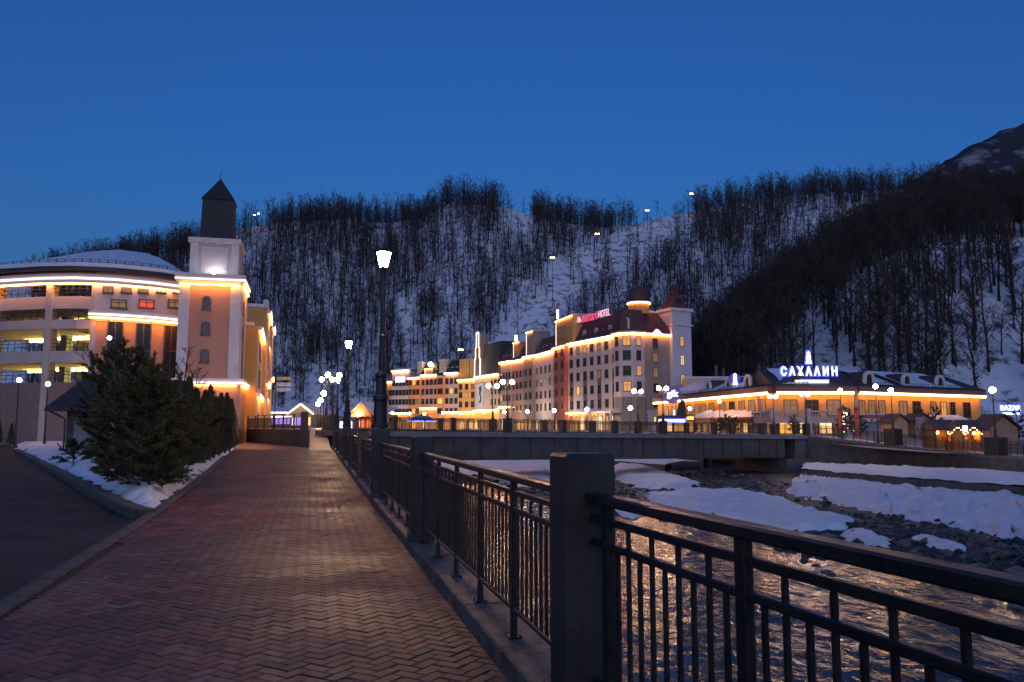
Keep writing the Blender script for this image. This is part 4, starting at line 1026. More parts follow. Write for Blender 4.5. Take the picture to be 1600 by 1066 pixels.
# ================================================================ CONIFERS
M_needle = mat('conifer_needles', (.050,.060,.027), .8, var=.5, scale=1.5)
M_needle2 = mat('needles_olive', (.105,.086,.035), .8, var=.45, scale=1.5)
M_thuja = mat('thuja_leaves', (.052,.068,.032), .8, var=.5, scale=2.5)
def pine(seed, H, Rr, nl, droop=0.0, shoots=True, need=.11, lower=.12, rnd_=False):
    r = random.Random(seed); tr = MB(); cr = MB()
    tr.tube([(0,0,-.2),(.05,.02,H*.4),(0,.04,H*.72),(.05,0,H)], [.11*H/4,.08*H/4,.05*H/4,.015], 6)
    def needles(p, q, n, L):
        ax = (q - p).normalized()
        for _ in range(n):
            f = p.lerp(q, r.random()); g = (ax * r.uniform(.4, 1.0) + Vector((r.uniform(-1,1), r.uniform(-1,1), r.uniform(-.7,1)))).normalized() * L * r.uniform(.6, 1.2)
            sd = g.cross(Vector((r.uniform(-1,1), r.uniform(-1,1), r.uniform(-1,1)))).normalized() * .011
            cr.add([f - sd, f + sd, f + g], [(0,1,2)], 0 if r.random() < .75 else 1)
    for i in range(nl):
        t = lower + (1 - lower) * (i + r.random()) / nl; z = H * t
        a = i * 2.399 + r.uniform(-.4, .4); rad = Rr * ((1 - t) ** .6 if not rnd_ else math.sin(math.pi * min(1, t * .72 + .27))) * r.uniform(.6, 1.15) + .12
        p0 = Vector((0, 0, z)); p2 = Vector((math.cos(a) * rad, math.sin(a) * rad, z + rad * (.25 - droop) + .12))
        p1 = p0.lerp(p2, .55) + Vector((0, 0, -.06 * rad))
        tr.tube([p0, p1, p2], [.022, .015, .006], 4, cap=False)
        ns_ = max(5, int(rad * 13))
        for k in range(ns_):
            u = r.uniform(.18, 1); c = p0.lerp(p1, u / .55) if u < .55 else p1.lerp(p2, (u - .55) / .45)
            a2 = a + r.uniform(-1.2, 1.2); L = r.uniform(.2, .48) * (.6 + .5 * (1 - t))
            e = c + Vector((math.cos(a2) * L, math.sin(a2) * L, r.uniform(-.08, .32)))
            tr.tube([c, e], [.006, .003], 3, cap=False); needles(c, e, 84, need)
    if shoots:
        for k in range(9 if not rnd_ else 16):
            a = r.uniform(0, 6.28); sp_ = .25 if not rnd_ else Rr * r.uniform(.1, .75); b_ = Vector((math.cos(a) * sp_, math.sin(a) * sp_, H * (r.uniform(.7, .85) if not rnd_ else (.88 - .25 * sp_ / Rr)))); e = b_ + Vector((math.cos(a) * r.uniform(.2, .7), math.sin(a) * r.uniform(.2, .7), r.uniform(.5, .9)))
            m_ = b_.lerp(e, .5) + Vector((math.cos(a), math.sin(a), 0)) * .15
            tr.tube([b_, m_, e], [.015, .01, .005], 4, cap=False); needles(b_, m_, 70, need * 1.3); needles(m_, e, 110, need * 1.3)
    return tr, cr
def conifer(P, seed, H, Rr, nl, label, **kw):
    t = thing('conifer', label, 'tree', (P[0], P[1], .05), random.Random(seed).uniform(0, 6), 'conifers in the snow bed')
    a, c = pine(seed, H, Rr, nl, **kw)
    a.build('trunk', M_bark, t); c.build('crown', [M_needle, M_needle2], t); return t
conifer((-9.45, 20.8), 1, 2.75, 1.45, 70, 'big rounded bushy conifer in the middle of the snow bed', lower=.05, rnd_=True)
conifer((-11.3, 23.2), 2, 3.8, 1.25, 40, 'conifer with long upright shoots at the left of the clump', lower=.34, rnd_=True)
conifer((-10.9, 24.2), 3, 3.2, 1.05, 40, 'slender conifer behind the big one, towards the promenade', lower=.05)
conifer((-8.75, 19.5), 4, 1.4, .95, 24, 'low spreading olive conifer at the front of the clump', lower=.02, shoots=False)
conifer((-12.0, 25.2), 8, 3.4, 1.2, 28, 'tall conifer at the back left of the clump', lower=.1)
conifer((-16.9, 31.2), 5, .85, .5, 12, 'tiny conifer sapling poking out of the snow by the road', shoots=False)
def thuja(seed, H, Rr):
    r = random.Random(seed); mb = MB()
    for _ in range(5200):
        t = r.random() ** .8; z = H * t; a = r.uniform(0, 6.283)
        rr = Rr * (min(1, t * 6 + .35)) * (1 - t) ** .75 * (1 + .22 * math.sin(a * 3 + t * 9 + seed) + .12 * math.sin(a * 7 - t * 23)) * r.uniform(.55, 1.08) ** .6
        p = Vector((math.cos(a) * rr, math.sin(a) * rr, z + .08))
        d = Vector((math.cos(a) * .6 + r.uniform(-.5,.5), math.sin(a) * .6 + r.uniform(-.5,.5), r.uniform(.5, 1.4))).normalized() * r.uniform(.07, .16)
        s_ = Vector((-math.sin(a), math.cos(a), r.uniform(-.4,.4))) * r.uniform(.018, .035)
        mb.add([p - s_, p + s_, p + d], [(0,1,2)], 0 if r.random() < .7 else 1)
    return mb.mesh('foliage', [M_thuja, M_needle2])
TH = [thuja(k, 3.0, .62) for k in range(3)]; me_tt = MB().tube([(0,0,-.2),(0,0,2.6)], [.06,.02], 5).mesh('trunk', M_bark)
tpos = [(-11.6,27.2,1.0),(-12.2,30.2,1.04),(-13.0,33.0,1.06),(-13.7,35.8,1.02),(-14.6,38.8,1.08),(-15.5,42,1.05),(-16.5,45.5,1.1),(-17.6,49.5,1.1),(-18.9,54,1.15)]
for i, (x, y, s_) in enumerate(tpos):
    t = tag(link('thuja', None, None, (x, y, .02), i * 1.3, (s_, s_, s_ * (1 + .06 * math.sin(i * 2.1)))), 'slender columnar thuja, %s from the front in the row along the promenade' % ORD[i], 'shrub', 'thujas along the promenade')
    link('foliage', TH[i % 3], t); link('trunk', me_tt, t)
for i, (x, y, s_) in enumerate([(-47.5,70.5,.8),(-44.7,70,.75),(-43.2,69.5,.6)]):
    t = tag(link('thuja', None, None, (x, y, 0), i, (s_,) * 3), 'small columnar thuja before the car park, %s from the left' % ORD[i], 'shrub', 'thujas before the car park')
    link('foliage', TH[i], t); link('trunk', me_tt, t)
# bare garden trees before the car park
for i, (x, y, s_) in enumerate([(-25.5,49,.36),(-21.5,52,.40),(-18.6,46.5,.30),(-29.5,56,.33)]):
    t = tag(link('bare_tree', None, None, (x, y, 0), i * 1.7, (s_,) * 3), 'thin bare young tree before the car park, %s from the front' % ORD[i], 'tree', 'bare young trees before the car park')
    link('trunk', protos[i][0], t); link('crown', protos[i][1], t)
# lamps before the car park
for (px, py, Y, lab) in [(30,594,60,'globe lamp by the snow heap before the car park'), (75,600,62,'second small globe lamp before the car park'), (171,528,66,'tall globe lamp in front of the car park middle')]:
    p = at(px, py, Y); globe_lamp((p.x, Y), 0, p.z - .2, lab, 'globe lamps before the car park', False, r=.17, em=M_globeb)
# ================================================================ HOTEL ROW ACROSS THE RIVER
FAC = [(27.4,185),(14.9,211.6),(7.6,238),(-2,262),(-12.5,285),(-33.6,300),(-48.9,310)]
def onfac(px, o=0.0):
    u = (px - 800) / F
    for a, b_ in zip(FAC, FAC[1:]):
        den = (b_[0]-a[0]) - u * (b_[1]-a[1])
        t = (u * a[1] - a[0]) / den
        if -1e-6 <= t <= 1 + 1e-6 or b_ == FAC[-1]:
            d = Vector((a[0]-b_[0], a[1]-b_[1])).normalized(); n = Vector((d.y, -d.x))
            return (lerp(a[0], b_[0], t) + n.x * o, lerp(a[1], b_[1], t) + n.y * o)
rh = random.Random(17)
Z0 = .3
FL = [6.0, 9.6, 13.2, 16.8, 20.2]
# --- main hotel: corner block, roof, turret and white tower
P0, P1 = onfac(888), (27.4, 185)
H1 = Block('corner_hotel', P0, P1, 11.6, Z0, 23.0, M_lilac, 'white corner hotel with red-brown mansard roof, domed turret and pink rooftop sign', 'hotel')
L = H1.L
xs = [1.8 + (L - 8.6) * k / 6 for k in range(7)]
H1.grid(xs, FL[:4], 1.35, 1.9, rh, .05, .12); H1.grid(xs, FL[4:], 1.35, 1.8, rh, .3)
H1.cornice(23.0, M_trim, M_ledrow, .5, .4, x1=L - 5.2); H1.box('light_strip', M_led, 0, L - 5.2, -.6, -.505, 23.02, 23.2)
for x in [(a + b_) / 2 for a, b_ in zip(xs, xs[1:])]: H1.box('pilaster', M_trim, x - .18, x + .18, -.16, .03, 19.6, 22.98)
for x in xs[::2]: H1.box('spandrel', mat('surround_brown', (.17,.10,.085), .8), x - .95, x + .95, -.012, .02, 5.6, 15.4)
H1.cornice(4.9, M_trim, M_ledo, .9, .3, x1=L - 6); 
for x in [1.5 + 2.9 * k for k in range(int((L - 6) / 2.9))]: H1.win(x, .5, 1.9, 3.6, rh.choice(('shop', 'shop', 'lit', 'dim')), True)
for x in [2.9 + 2.9 * k for k in range(int((L - 7) / 2.9))]: H1.box('pier', M_orange, x - .3, x + .3, -.12, .03, Z0, 4.7)
H1.mansard(M_redroof, 5.2, 2.2, 23.4, .35)
for k, x in enumerate([2.2, 5.0, 7.8, 10.6, 13.6, 17.0, 20.2]):
    H1.dormer(x, 24.2, .55, 1.2 if k % 2 == 0 else .8, 1.9 if k % 2 == 0 else 1.2, M_trim, M_redroof, k % 2 == 0)
# side wall
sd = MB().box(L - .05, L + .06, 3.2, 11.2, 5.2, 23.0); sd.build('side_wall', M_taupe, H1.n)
for z, k in ((20.0, 'balc'), (16.6, 'dim'), (13.0, 'dim'), (9.4, 'dark'), (6.0, 'dark')): H1.win(7.0, z, 1.2, 2.0, k, side=True)
MB().extr([(0,0),(9.4,0),(9.4,.4),(6.4,.4),(5.0,1.5),(3.6,.4),(0,.4)], -.5, .2).build('side_cornice', M_trim, H1.n, loc=(L, 2.4, 23.0), rz=R(90))
MB().extr([(0,-.14),(9.2,-.14),(9.2,0),(6.4,0),(5.0,1.1),(3.6,0),(0,0)], -.58, -.50).build('light_strip', M_ledrow, H1.n, loc=(L, 2.4, 23.0), rz=R(90))
H1.win(7.0, 2.4, 1.6, 1.7, 'pale', True, side=True)
# corner bay
cxb, cyb, rb = L - 2.6, 1.7, 3.9
for z0, z1, r_, m in ((Z0, 4.6, rb + .3, M_taupe), (4.6, 8.2, rb + .05, M_taupe), (8.2, 23.0, rb, M_lilac)):
    MB().lathe([(r_, z0), (r_, z1)], 8, cxb, cyb, ph=R(22.5)).build('corner_bay', m, H1.n)
MB().lathe([(rb + .05, 23.0), (rb + .55, 23.1), (rb + .55, 23.5), (rb, 23.5)], 8, cxb, cyb, ph=R(22.5)).build('bay_cornice', M_trim, H1.n)
MB().lathe([(rb + .45, 22.85), (rb + .56, 22.85), (rb + .56, 22.99), (rb + .45, 22.99)], 8, cxb, cyb, ph=R(22.5)).build('light_strip', M_ledo, H1.n)
MB().lathe([(rb + .2, 23.5), (rb - .6, 28.6)], 8, cxb, cyb, ph=R(22.5)).build('bay_roof', M_redroof, H1.n)
for a in (-90, -45, 0):
    ap = rb * math.cos(R(22.5)); ca, sa = math.cos(R(a)), math.sin(R(a))
    for z in FL:
        k = {-45: ('lit','lit','dark','dark','lit'), 0: ('amber','dark','lit','dark','lit'), -90: ('dark',)*5}[a][FL.index(z)]
        link('window', win_mesh(1.7 if a == -45 else 1.1, 2.1, k), H1.n, (cxb + ap * ca, cyb + ap * sa, z), R(a + 90))
    if a == -45: H1.dormer(0, 0, 0, 1.9, 2.8, M_trim, M_redroof, True).location = (cxb + (ap - .5) * ca, cyb + (ap - .5) * sa, 24.0); H1.n.children[-1].rotation_euler.z = R(a + 90)
cxt, cyt = L - 2.6, 4.4
MB().lathe([(2.5, 28.0), (2.5, 30.7)], 14, cxt, cyt).build('turret_drum', M_ochre, H1.n)
MB().lathe([(2.85, 30.7), (2.85, 31.0)], 14, cxt, cyt).build('turret_cornice', M_trim, H1.n)
MB().lathe([(2.62, 30.52), (2.8, 30.52), (2.8, 30.69), (2.62, 30.69)], 14, cxt, cyt).build('light_strip', M_ledo, H1.n)
MB().lathe([(2.7, 31.0), (2.55, 32.0), (2.1, 33.2), (1.3, 34.1), (.35, 34.5), (.1, 35.2)], 14, cxt, cyt).build('turret_dome', M_redroof, H1.n, True)
# white tower
MB().box(L - 4.2, L + 1.0, 11.3, 16.9, Z0, 28.9).build('white_tower', mat('tower_white', (.56,.54,.60), .85, var=.06), H1.n)
MB().box(L - 4.6, L + 1.4, 10.9, 17.3, 25.4, 25.7).build('tower_band', M_trim, H1.n); MB().box(L - 4.7, L + 1.5, 10.8, 17.4, 28.9, 29.6).build('tower_cornice', M_trim, H1.n)
MB().taper(L - 1.6, 14.1, 29.6, 31.0, 2.7, 2.7, 1.9, 1.9).taper(L - 1.6, 14.1, 31.0, 33.2, 1.9, 1.9, 1.0, 1.0).build('tower_roof', M_redroof, H1.n); MB().box(L - 2.3, L - .9, 13.4, 14.8, 33.2, 34.8).taper(L - 1.6, 14.1, 34.8, 36.0, .9, .9, .15, .15).build('tower_lantern', M_redroof, H1.n)
MB().box(L - 1.0, L + .5, 13.6, 14.6, 30.2, 32.0).build('roof_opening', M_glass, H1.n)
for z, k in ((20.5, 'lit'), (16.0, 'pale'), (11.4, 'lit'), (6.8, 'pale')): link('window', win_mesh(1.0, 2.2, k), H1.n, (L + 1.0, 14.1, z), R(90))
MB().taper(L - 6, 9.5, 28.5, 29.6, 2.2, 2.2, .8, .8).build('roof_snow', M_snow, H1.n)
# entrance canopy
H1.box('canopy', M_trim, L - 12, L - 1.2, -4.6, -.1, 4.55, 4.95)
for x in (L - 11.5, L - 8, L - 4.6, L - 2): H1.box('canopy_post', M_trim, x - .22, x + .22, -4.4, -3.96, Z0, 4.547)
# --- the row to its left
def rowblock(px0, px1, H, wall, label, o=0.0, depth=14, led=M_ledo, zs=FL, ncol=4, lit=.06, roof=None, rh_=4.5, w=1.3, name='hotel_block', ledz=None, balc=.1, base=None, dorm=True):
    a, b_ = onfac(px0, o), onfac(px1, o)
    B = Block(name, a, b_, depth, Z0, H, wall, label, 'hotel')
    xs = [B.L * (k + .5) / ncol for k in range(ncol)]
    B.grid(xs, [z for z in zs if z + 2.2 < H], w, 1.9, rh, lit, balc)
    if led: B.cornice(H - .02, M_trim, M_ledrow, .45, .45); B.box('light_strip', M_led, 0, B.L, -.54, -.455, H + .02, H + .22)
    else: B.cornice(H - .02, M_trim, None, .4, .4)
    if ledz: B.cornice(ledz, M_trim, M_ledrow, .6, .3); B.box('light_strip', M_led, 0, B.L, -.69, -.605, ledz + .03, ledz + .2)
    if base: B.box('base', base, .02, B.L - .02, -.1, .02, Z0, (ledz or 5) - .02)
    n = max(1, int(B.L / 3.4))
    for k in range(n): B.win(B.L * (k + .5) / n, .5, 1.8, 2.9, rh.choice(('shop', 'shop', 'lit', 'amber', 'dim')), rh.random() < .4, y=-.1 if base else 0)
    if roof:
        B.mansard(roof, rh_, 1.8, H + .43, .25)
        if dorm:
            for k in range(ncol): B.dormer(B.L * (k + .5) / ncol, H + .9, .45, 1.0, 1.5, M_trim, roof)
    return B
def pav(B, x0, x1, z0, z1, m, y0=-.6, d=5, led=True):
    B.box('pavilion', m, x0, x1, y0, d, z0, z1); B.box('pavilion_cornice', M_trim, x0 - .3, x1 + .3, y0 - .3, d, z1, z1 + .4)
    if led: B.box('light_strip', M_ledo, x0 - .2, x1 + .2, y0 - .3, y0 - .18, z1 - .2, z1 - .004); B.box('light_strip', M_ledw, x0 - .12, x0 - .02, y0 - .1, y0 - .02, z0, z1 - .3)
B = rowblock(870, 888, 22.6, M_brickred, 'red brick bay of the hotel row with a yellow pavilion on top', .9, ncol=2, lit=.0, w=1.6, balc=0)
pav(B, .1, B.L + 4, 23.6, 30.4, M_ochre, .8, 6); B.box('finial', M_led, 2.0, 2.5, .3, .7, 30.9, 33.4)
for k in range(4): B.win(1.2 + k * 2.1, 25.0, .9, 3.4, 'dim', y=.78)
B = rowblock(836, 870, 22.4, M_lilac, 'grey-white hotel block left of the red brick bay', ncol=5, roof=M_redroof, lit=.05)
B = rowblock(822, 836, 22.4, M_taupe, 'narrow taupe bay with a tall light-framed gable in the hotel row', .8, ncol=2, roof=None, lit=.03)
pav(B, B.L - 5.0, B.L - .2, 22.9, 30.0, M_taupe, .2, 6)
B = rowblock(800, 822, 22.0, mat('render_rose', (.42,.25,.21), .85, var=.1), 'rose-brown hotel block with gable tower in the hotel row', ncol=4, roof=M_redroof, lit=.05, ledz=None)
pav(B, 1, 5.4, 22.4, 28.0, M_orange, .2, 6); B.box('finial', M_led, 2.6, 3.4, -.1, .5, 28.5, 30.3)
B = rowblock(783, 800, 22.2, mat('render_mauve', (.44,.33,.30), .85, var=.1), 'mauve hotel block behind the twin bridge lamps', .4, ncol=4, roof=M_redroof, lit=.05, ledz=7.6)
B = rowblock(744, 783, 18.6, mat('render_greybeige', (.48,.41,.34), .85, var=.1), 'dark-roofed block with a light-outlined stepped gable and a poster', .8, ncol=5, lit=.02, roof=M_darkroof, rh_=11, ledz=6.8, base=M_ochre, dorm=False, zs=[])
for i, (x0, x1, z0, z1) in enumerate([(1.2, 6.2, 19.0, 25.0), (2.0, 5.4, 25.0, 29.0), (2.8, 4.6, 29.0, 34.0)]):
    B.box('gable_step', M_taupe, x0, x1, -.5, 3, z0, z1); B.box('light_strip', M_led, x0 - .2, x0, -.6, -.5, z0, z1); B.box('light_strip', M_led, x1, x1 + .2, -.6, -.5, z0, z1)
B.box('light_strip', M_led, 2.6, 4.8, -.62, -.5, 34.0, 34.4)
for x in (15.5, 18.5, 21.5):
    for z in (8.6, 12.2, 15): B.win(x, z, 1.3, 1.9, 'dark')
post = tag(link('poster', None, None, B.n.location, B.n.rotation_euler.z), 'tall white lit poster with a dark curved figure on the dark-roofed block', 'poster')
MB().box(3.2, 8.4, -.34, -.22, 8.4, 16.2).build('board', emat('poster_board', (.9,.9,1), .06), post)
q = MB(); pts = [(5.0,15.2),(6.6,15.4),(7.2,14.2),(6.8,13.2),(6.0,12.6),(6.9,11.9),(7.2,10.8),(6.6,9.6),(5.2,9.3),(4.6,9.9),(5.6,10.4),(5.9,11.3),(5.2,12.3),(4.6,13.0),(5.3,13.7),(4.5,14.6)]
q.extr(pts, -.38, -.345); q.build('figure', mat('poster_ink', (.02,.03,.08), .6), post)
B = rowblock(716, 744, 17.9, M_ochre, 'tall bright yellow block with a blank upper drum', .2, ncol=3, lit=.05, zs=[8.2, 11.6, 14.6], ledz=6.4, base=M_ochre, balc=0)
B.box('upper_drum', M_ochre, .4, B.L, .3, 12, 18.3, 25.6); B.box('downpipe', M_metal, B.L*.62, B.L*.62+.14, .16, .3, 18.3, 25.4)
B = rowblock(695, 716, 20.6, mat('render_greypink', (.50,.37,.33), .85, var=.1), 'grey-pink block with dormers left of the yellow block', 0, ncol=3, roof=M_darkroof, lit=.04, ledz=6.4, base=M_orange)
B = rowblock(684, 695, 19.5, M_orange, 'narrow orange bay in the left half of the hotel row', .6, ncol=1, lit=.1, led=None, roof=M_darkroof, dorm=False, w=2.2)
pav(B, 1, 4, 20, 25.5, M_pale, .2, 5, False)
B = rowblock(658, 684, 20.2, mat('render_salmon', (.56,.30,.20), .85, var=.1), 'salmon block with a ball-topped gable in the left half of the hotel row', 0, ncol=4, roof=M_darkroof, lit=.05, ledz=8.0, base=M_orange)
pav(B, B.L*.28, B.L*.72, 20.4, 22.6, M_ochre, -.4, 4)
MB().sphere(B.L*.5, .5, 24.4, .9).build('ball_finial', emat('ball_lamp', (1, .7, .4), 3), B.n)
B = rowblock(640, 658, 19.4, M_orange, 'orange balconied block near the left end of the hotel row', .7, ncol=3, lit=.12, balc=.5)
pav(B, B.L*.62, B.L, 19.9, 25.2, M_pale, 1, 6, False)
B = rowblock(613, 640, 22.4, M_lilac, 'white block with a lit blue-white sign at the left end of the hotel row', .2, ncol=5, lit=.04, ledz=6.2, base=M_orange)
B.box('roof_snow', M_snow, .5, B.L - .5, 1, 12, 22.9, 23.5)
sg = tag(link('wall_sign', None, None, B.n.location, B.n.rotation_euler.z), 'small glowing white sign high on the leftmost white hotel block', 'sign')
MB().box(B.L*.24, B.L*.76, -.5, -.25, 18.0, 20.2).build('panel', emat('sign_blue', (.6,.65,1), .25), sg)
B = rowblock(602, 613, 18.3, M_orange, 'narrow orange end block of the hotel row', 0, ncol=2, lit=.1, ledz=6.2, base=M_orange)

# ---------------------------------------------------------------- lettering
def lettering(name, body, width, depth, m, parent, loc, rz=0, offset=0.0, height=None, bold=0.0):
    cu = bpy.data.curves.new('lettering', 'FONT'); cu.body = body; cu.extrude = depth; cu.offset = offset; cu.resolution_u = 2; cu.align_x = 'CENTER'
    o = bpy.data.objects.new('lettering', cu); COL.objects.link(o); bpy.context.view_layer.update()
    me = bpy.data.meshes.new_from_object(o.evaluated_get(bpy.context.evaluated_depsgraph_get()))
    bpy.data.objects.remove(o); xs_ = [v.co.x for v in me.vertices]; ys_ = [v.co.y for v in me.vertices]
    k = width / (max(xs_) - min(xs_)); cx = (max(xs_) + min(xs_)) / 2; y0 = min(ys_); ky = k if height is None else height / (max(ys_) - y0)
    for v in me.vertices: v.co = Vector(((v.co.x - cx) * k, -v.co.z, (v.co.y - y0) * ky))
    me.materials.clear(); me.materials.append(m)
    return link(name, me, parent, loc, rz)
M_pink = emat('neon_pink', (1.0,.08,.26), .13); M_neonw = emat('neon_white', (.85,.95,1.0), .32); M_neonb = emat('neon_blue', (.05,.08,1.0), .35)
hs = tag(link('rooftop_sign', None, None, H1.n.location, H1.n.rotation_euler.z), 'glowing pink lettered sign along the hotel roof edge', 'sign')
M_pinkw = emat('neon_pale_pink', (1.0,.42,.55), .2)
lettering('letters', 'ОТЕЛЬ', 4.6, .06, M_pinkw, hs, (3.6, .6, 28.4), height=1.5)
lettering('letters', 'mercure', 7.4, .06, M_pink, hs, (10.3, .6, 28.2), height=1.75)
lettering('letters', 'HOTEL', 5.4, .06, M_pinkw, hs, (17.2, .6, 28.5), height=1.7)
MB().box(1, 20.2, .75, .85, 28.0, 28.2).box(1, 20.2, .75, .85, 29.2, 29.3).build('carrier', M_metal, hs)

# ================================================================ YELLOW RESTAURANT
RA, RB, RC, RD = (30.0,165.0), (37.0,113.0), (48.2,113.0), (75.0,128.5)
rest_b = thing('long_restaurant', 'long low yellow restaurant with snowy roof, arched dormers and light strip under the eaves', 'restaurant', (RB[0], RB[1], 0))
EZ = 6.25
def rwing(P0, P1, wins, depth=13, arch_x=(), snow=()):
    B = Block('wing', P0, P1, depth, -.8, EZ, M_ochre, parent=rest_b)
    B.cornice(EZ - .1, mat('eaves_brown', (.20,.11,.085), .7, var=.1), None, 1.0, 1.0)
    B.box('light_strip', M_ledo, 0, B.L, -.98, -.86, EZ - .24, EZ - .104); B.box('light_strip', M_led, 0, B.L, -1.07, -1.005, EZ - .08, EZ + .10)
    B.box('base', mat('base_stone', (.34,.31,.29), .85, var=.15), .01, B.L - .01, -.12, .02, -.8, 2.3)
    q = MB().add([(-.3,-1.1,EZ+.92),(B.L+.3,-1.1,EZ+.92),(B.L+.3,depth*.5,EZ+3.6),(-.3,depth*.5,EZ+3.6),(-.3,depth+1,EZ+.92),(B.L+.3,depth+1,EZ+.92)], [(0,1,2,3),(3,2,5,4),(0,3,4),(1,5,2),(0,4,5,1)])
    q.build('roof', mat('roof_brown', (.055,.04,.038), .7, var=.2), B.n)
    for x in arch_x: B.dormer(x, EZ + 1.0, .2, 2.3, 2.2, M_trim, MATS['roof_brown'], True)
    for x, z, w, h, k in wins: B.win(x, z, w, h, k)
    for (x0, x1) in snow:
        n = int((x1 - x0) / .8) + 2; A = [(lerp(x0, x1, i/n), -.6 + .35*ns(i*.7, x0), EZ + 1.22) for i in range(n+1)]; C = [(lerp(x0, x1, i/n), depth*.5, EZ + 3.85) for i in range(n+1)]
        s_ = loft('roof_snow', A, C, n * 2, 5, M_snow, .12, .05); s_.parent = B.n
        g = MB()
        for i in range(0, n): g.box(A[i][0]-.03, A[i][0]+.03, -.75, -.69, EZ+1.0, EZ+1.6)
        g.box(x0, x1, -.75, -.70, EZ+1.55, EZ+1.6); g.build('snow_guard', M_metal, B.n)
    return B
LW = math.hypot(RB[0]-RA[0], RB[1]-RA[1])
def along(P0, P1, px):
    u = (px - 800) / F; t = (u * P0[1] - P0[0]) / ((P1[0]-P0[0]) - u * (P1[1]-P0[1])); return t * math.hypot(P1[0]-P0[0], P1[1]-P0[1])
kk = lambda: rh.choice(('dim', 'dim', 'dark'))
W1 = rwing(RA, RB, [(along(RA, RB, p), 3.0, 2.0, 2.4, kk()) for p in (1041,1052,1064,1076,1088,1098,1111,1128,1143,1158,1174,1190)], 12, [along(RA, RB, p) for p in (1105,1137,1167)], [(4, 24), (24.5, 33), (34, 43)])
W2 = rwing(RB, RC, [(along(RB, RC, p), 3.2, 1.75, 2.0, k) for p, k in ((1234,'dim'),(1267,'dark'),(1301,'dim'))], 12, [], [(1, 5)])
W3 = rwing(RC, RD, [(along(RC, RD, p), 2.9, w, 2.3, k) for p, w, k in ((1345,1.2,'dim'),(1360,1.3,'dim'),(1376,1.3,'dim'),(1409,1.8,'dim'),(1430,1.8,'dark'),(1456,1.3,'dim'),(1472,1.3,'lit'),(1486,1.2,'dark'),(1508,1.8,'dark'))], 12, [along(RC, RD, p) for p in (1359,1418,1470)], [(4.5, 8.5), (11, 17), (17.5, 25.5)])
for W_ in (W1, W2, W3):
    n = int(W_.L / 2.7)
    for k in range(n):
        x = W_.L * (k + .5) / n; W_.win(x, -.4, 1.7, 2.4, rh.choice(('shop','lit','amber','dim','lit')), y=-.12)
        W_.box('pier', M_trim, x + W_.L/n/2 - .25, x + W_.L/n/2 + .25, -.2, -.118, -.8, 2.35)
# terrace with balustrade before the middle
ter = thing('balustrade_terrace', 'pale raised terrace with stone balustrade before the yellow restaurant', 'terrace', (34, 106, 0))
tpts = [at(1176,640,118), at(1206,640,107), at(1322,640,106)]
tl = [(p.x, p.y) for p in tpts]; M_stone = mat('pale_stone', (.40,.36,.36), .8, var=.1)
for a, b_ in zip(tl, tl[1:]):
    l_ = math.hypot(b_[0]-a[0], b_[1]-a[1]); rz = math.atan2(b_[1]-a[1], b_[0]-a[0]); lo = (a[0]-34, a[1]-106, 0)
    MB().box(0, l_, 0, 5.5, 2.0, 2.5).build('slab', M_stone, ter, loc=lo, rz=rz); MB().box(0, l_, -.12, .3, 3.45, 3.65).build('top_rail', M_stone, ter, loc=lo, rz=rz)
    MB().box(0, l_, -.1, .28, 2.5, 2.7).build('bottom_rail', M_stone, ter, loc=lo, rz=rz)
    g = MB(); n = int(l_ / .34)
    for k in range(n): g.lathe([(.06,2.7),(.11,2.9),(.05,3.2),(.08,3.45)], 5, (k + .5) * l_ / n, .09)
    stuff(g.build('baluster_row', M_stone, ter, loc=lo, rz=rz))
    for k in range(int(l_ / 4) + 1):
        x = k * l_ / max(1, int(l_ / 4)); MB().box(x - .35, x + .35, -.16, .55, -.8, 2.0).build('column', M_stone, ter, loc=lo, rz=rz); MB().box(x - .25, x + .25, -.15, .34, 2.503, 3.9).build('post', M_stone, ter, loc=lo, rz=rz)
# awnings with snow before the left wing
for i, (p0, p1, Y) in enumerate([(1080,1112,128),(1114,1140,124),(1142,1176,119)]):
    a, b_ = at(p0, 665, Y + 2), at(p1, 665, Y - 2); l_ = (b_ - a).length
    t = thing('snowy_awning', 'snow-covered awning before the left wing of the restaurant, %s from the left' % ORD[i], 'awning', (a.x, a.y, 0), math.atan2(b_.y-a.y, b_.x-a.x), 'snowy awnings of the restaurant')
    MB().extr([(0,2.6),(l_,2.6),(l_,2.85),(0,2.85)], -.2, 4).build('canopy', M_brickred, t)
    n = 20; A = [(l_*k/n, -.15, 2.9) for k in range(n+1)]; C = [(l_*k/n, 3.8, 3.8 + .4*math.sin(k*.6+i)) for k in range(n+1)]
    s_ = loft('snow_cover', A, C, 30, 5, M_snow, .25, .06); s_.parent = t
    for x in (.2, l_ - .2): MB().box(x-.08, x+.08, 0, .16, -.8, 2.6).build('post', M_wood, t)
# long snowy canopy and red fascia before the right wing
a, b_ = at(1420, 665, 112), at(1520, 665, 116); l_ = (b_ - a).length
t = thing('snowy_awning', 'long snow-covered canopy before the right wing of the restaurant', 'awning', (a.x, a.y, 0), math.atan2(b_.y-a.y, b_.x-a.x))
MB().box(0, l_, 0, 5, 1.75, 2.1).build('canopy', M_pale, t); n = 24
s_ = loft('snow_cover', [(l_*k/n, -.1, 2.15) for k in range(n+1)], [(l_*k/n, 4.6, 3.2) for k in range(n+1)], 40, 5, M_snow, .4, .06); s_.parent = t
for k in range(6): MB().box(l_*k/5-.15, l_*k/5+.15, .2, .5, -.8, 1.75).build('post', M_trim, t)
a, b_ = at(1330, 665, 108), at(1420, 665, 111); l_ = (b_ - a).length
t = thing('shop_fascia', 'red and white shop fascia with dark red letters before the right wing', 'sign', (a.x, a.y, 0), math.atan2(b_.y-a.y, b_.x-a.x))
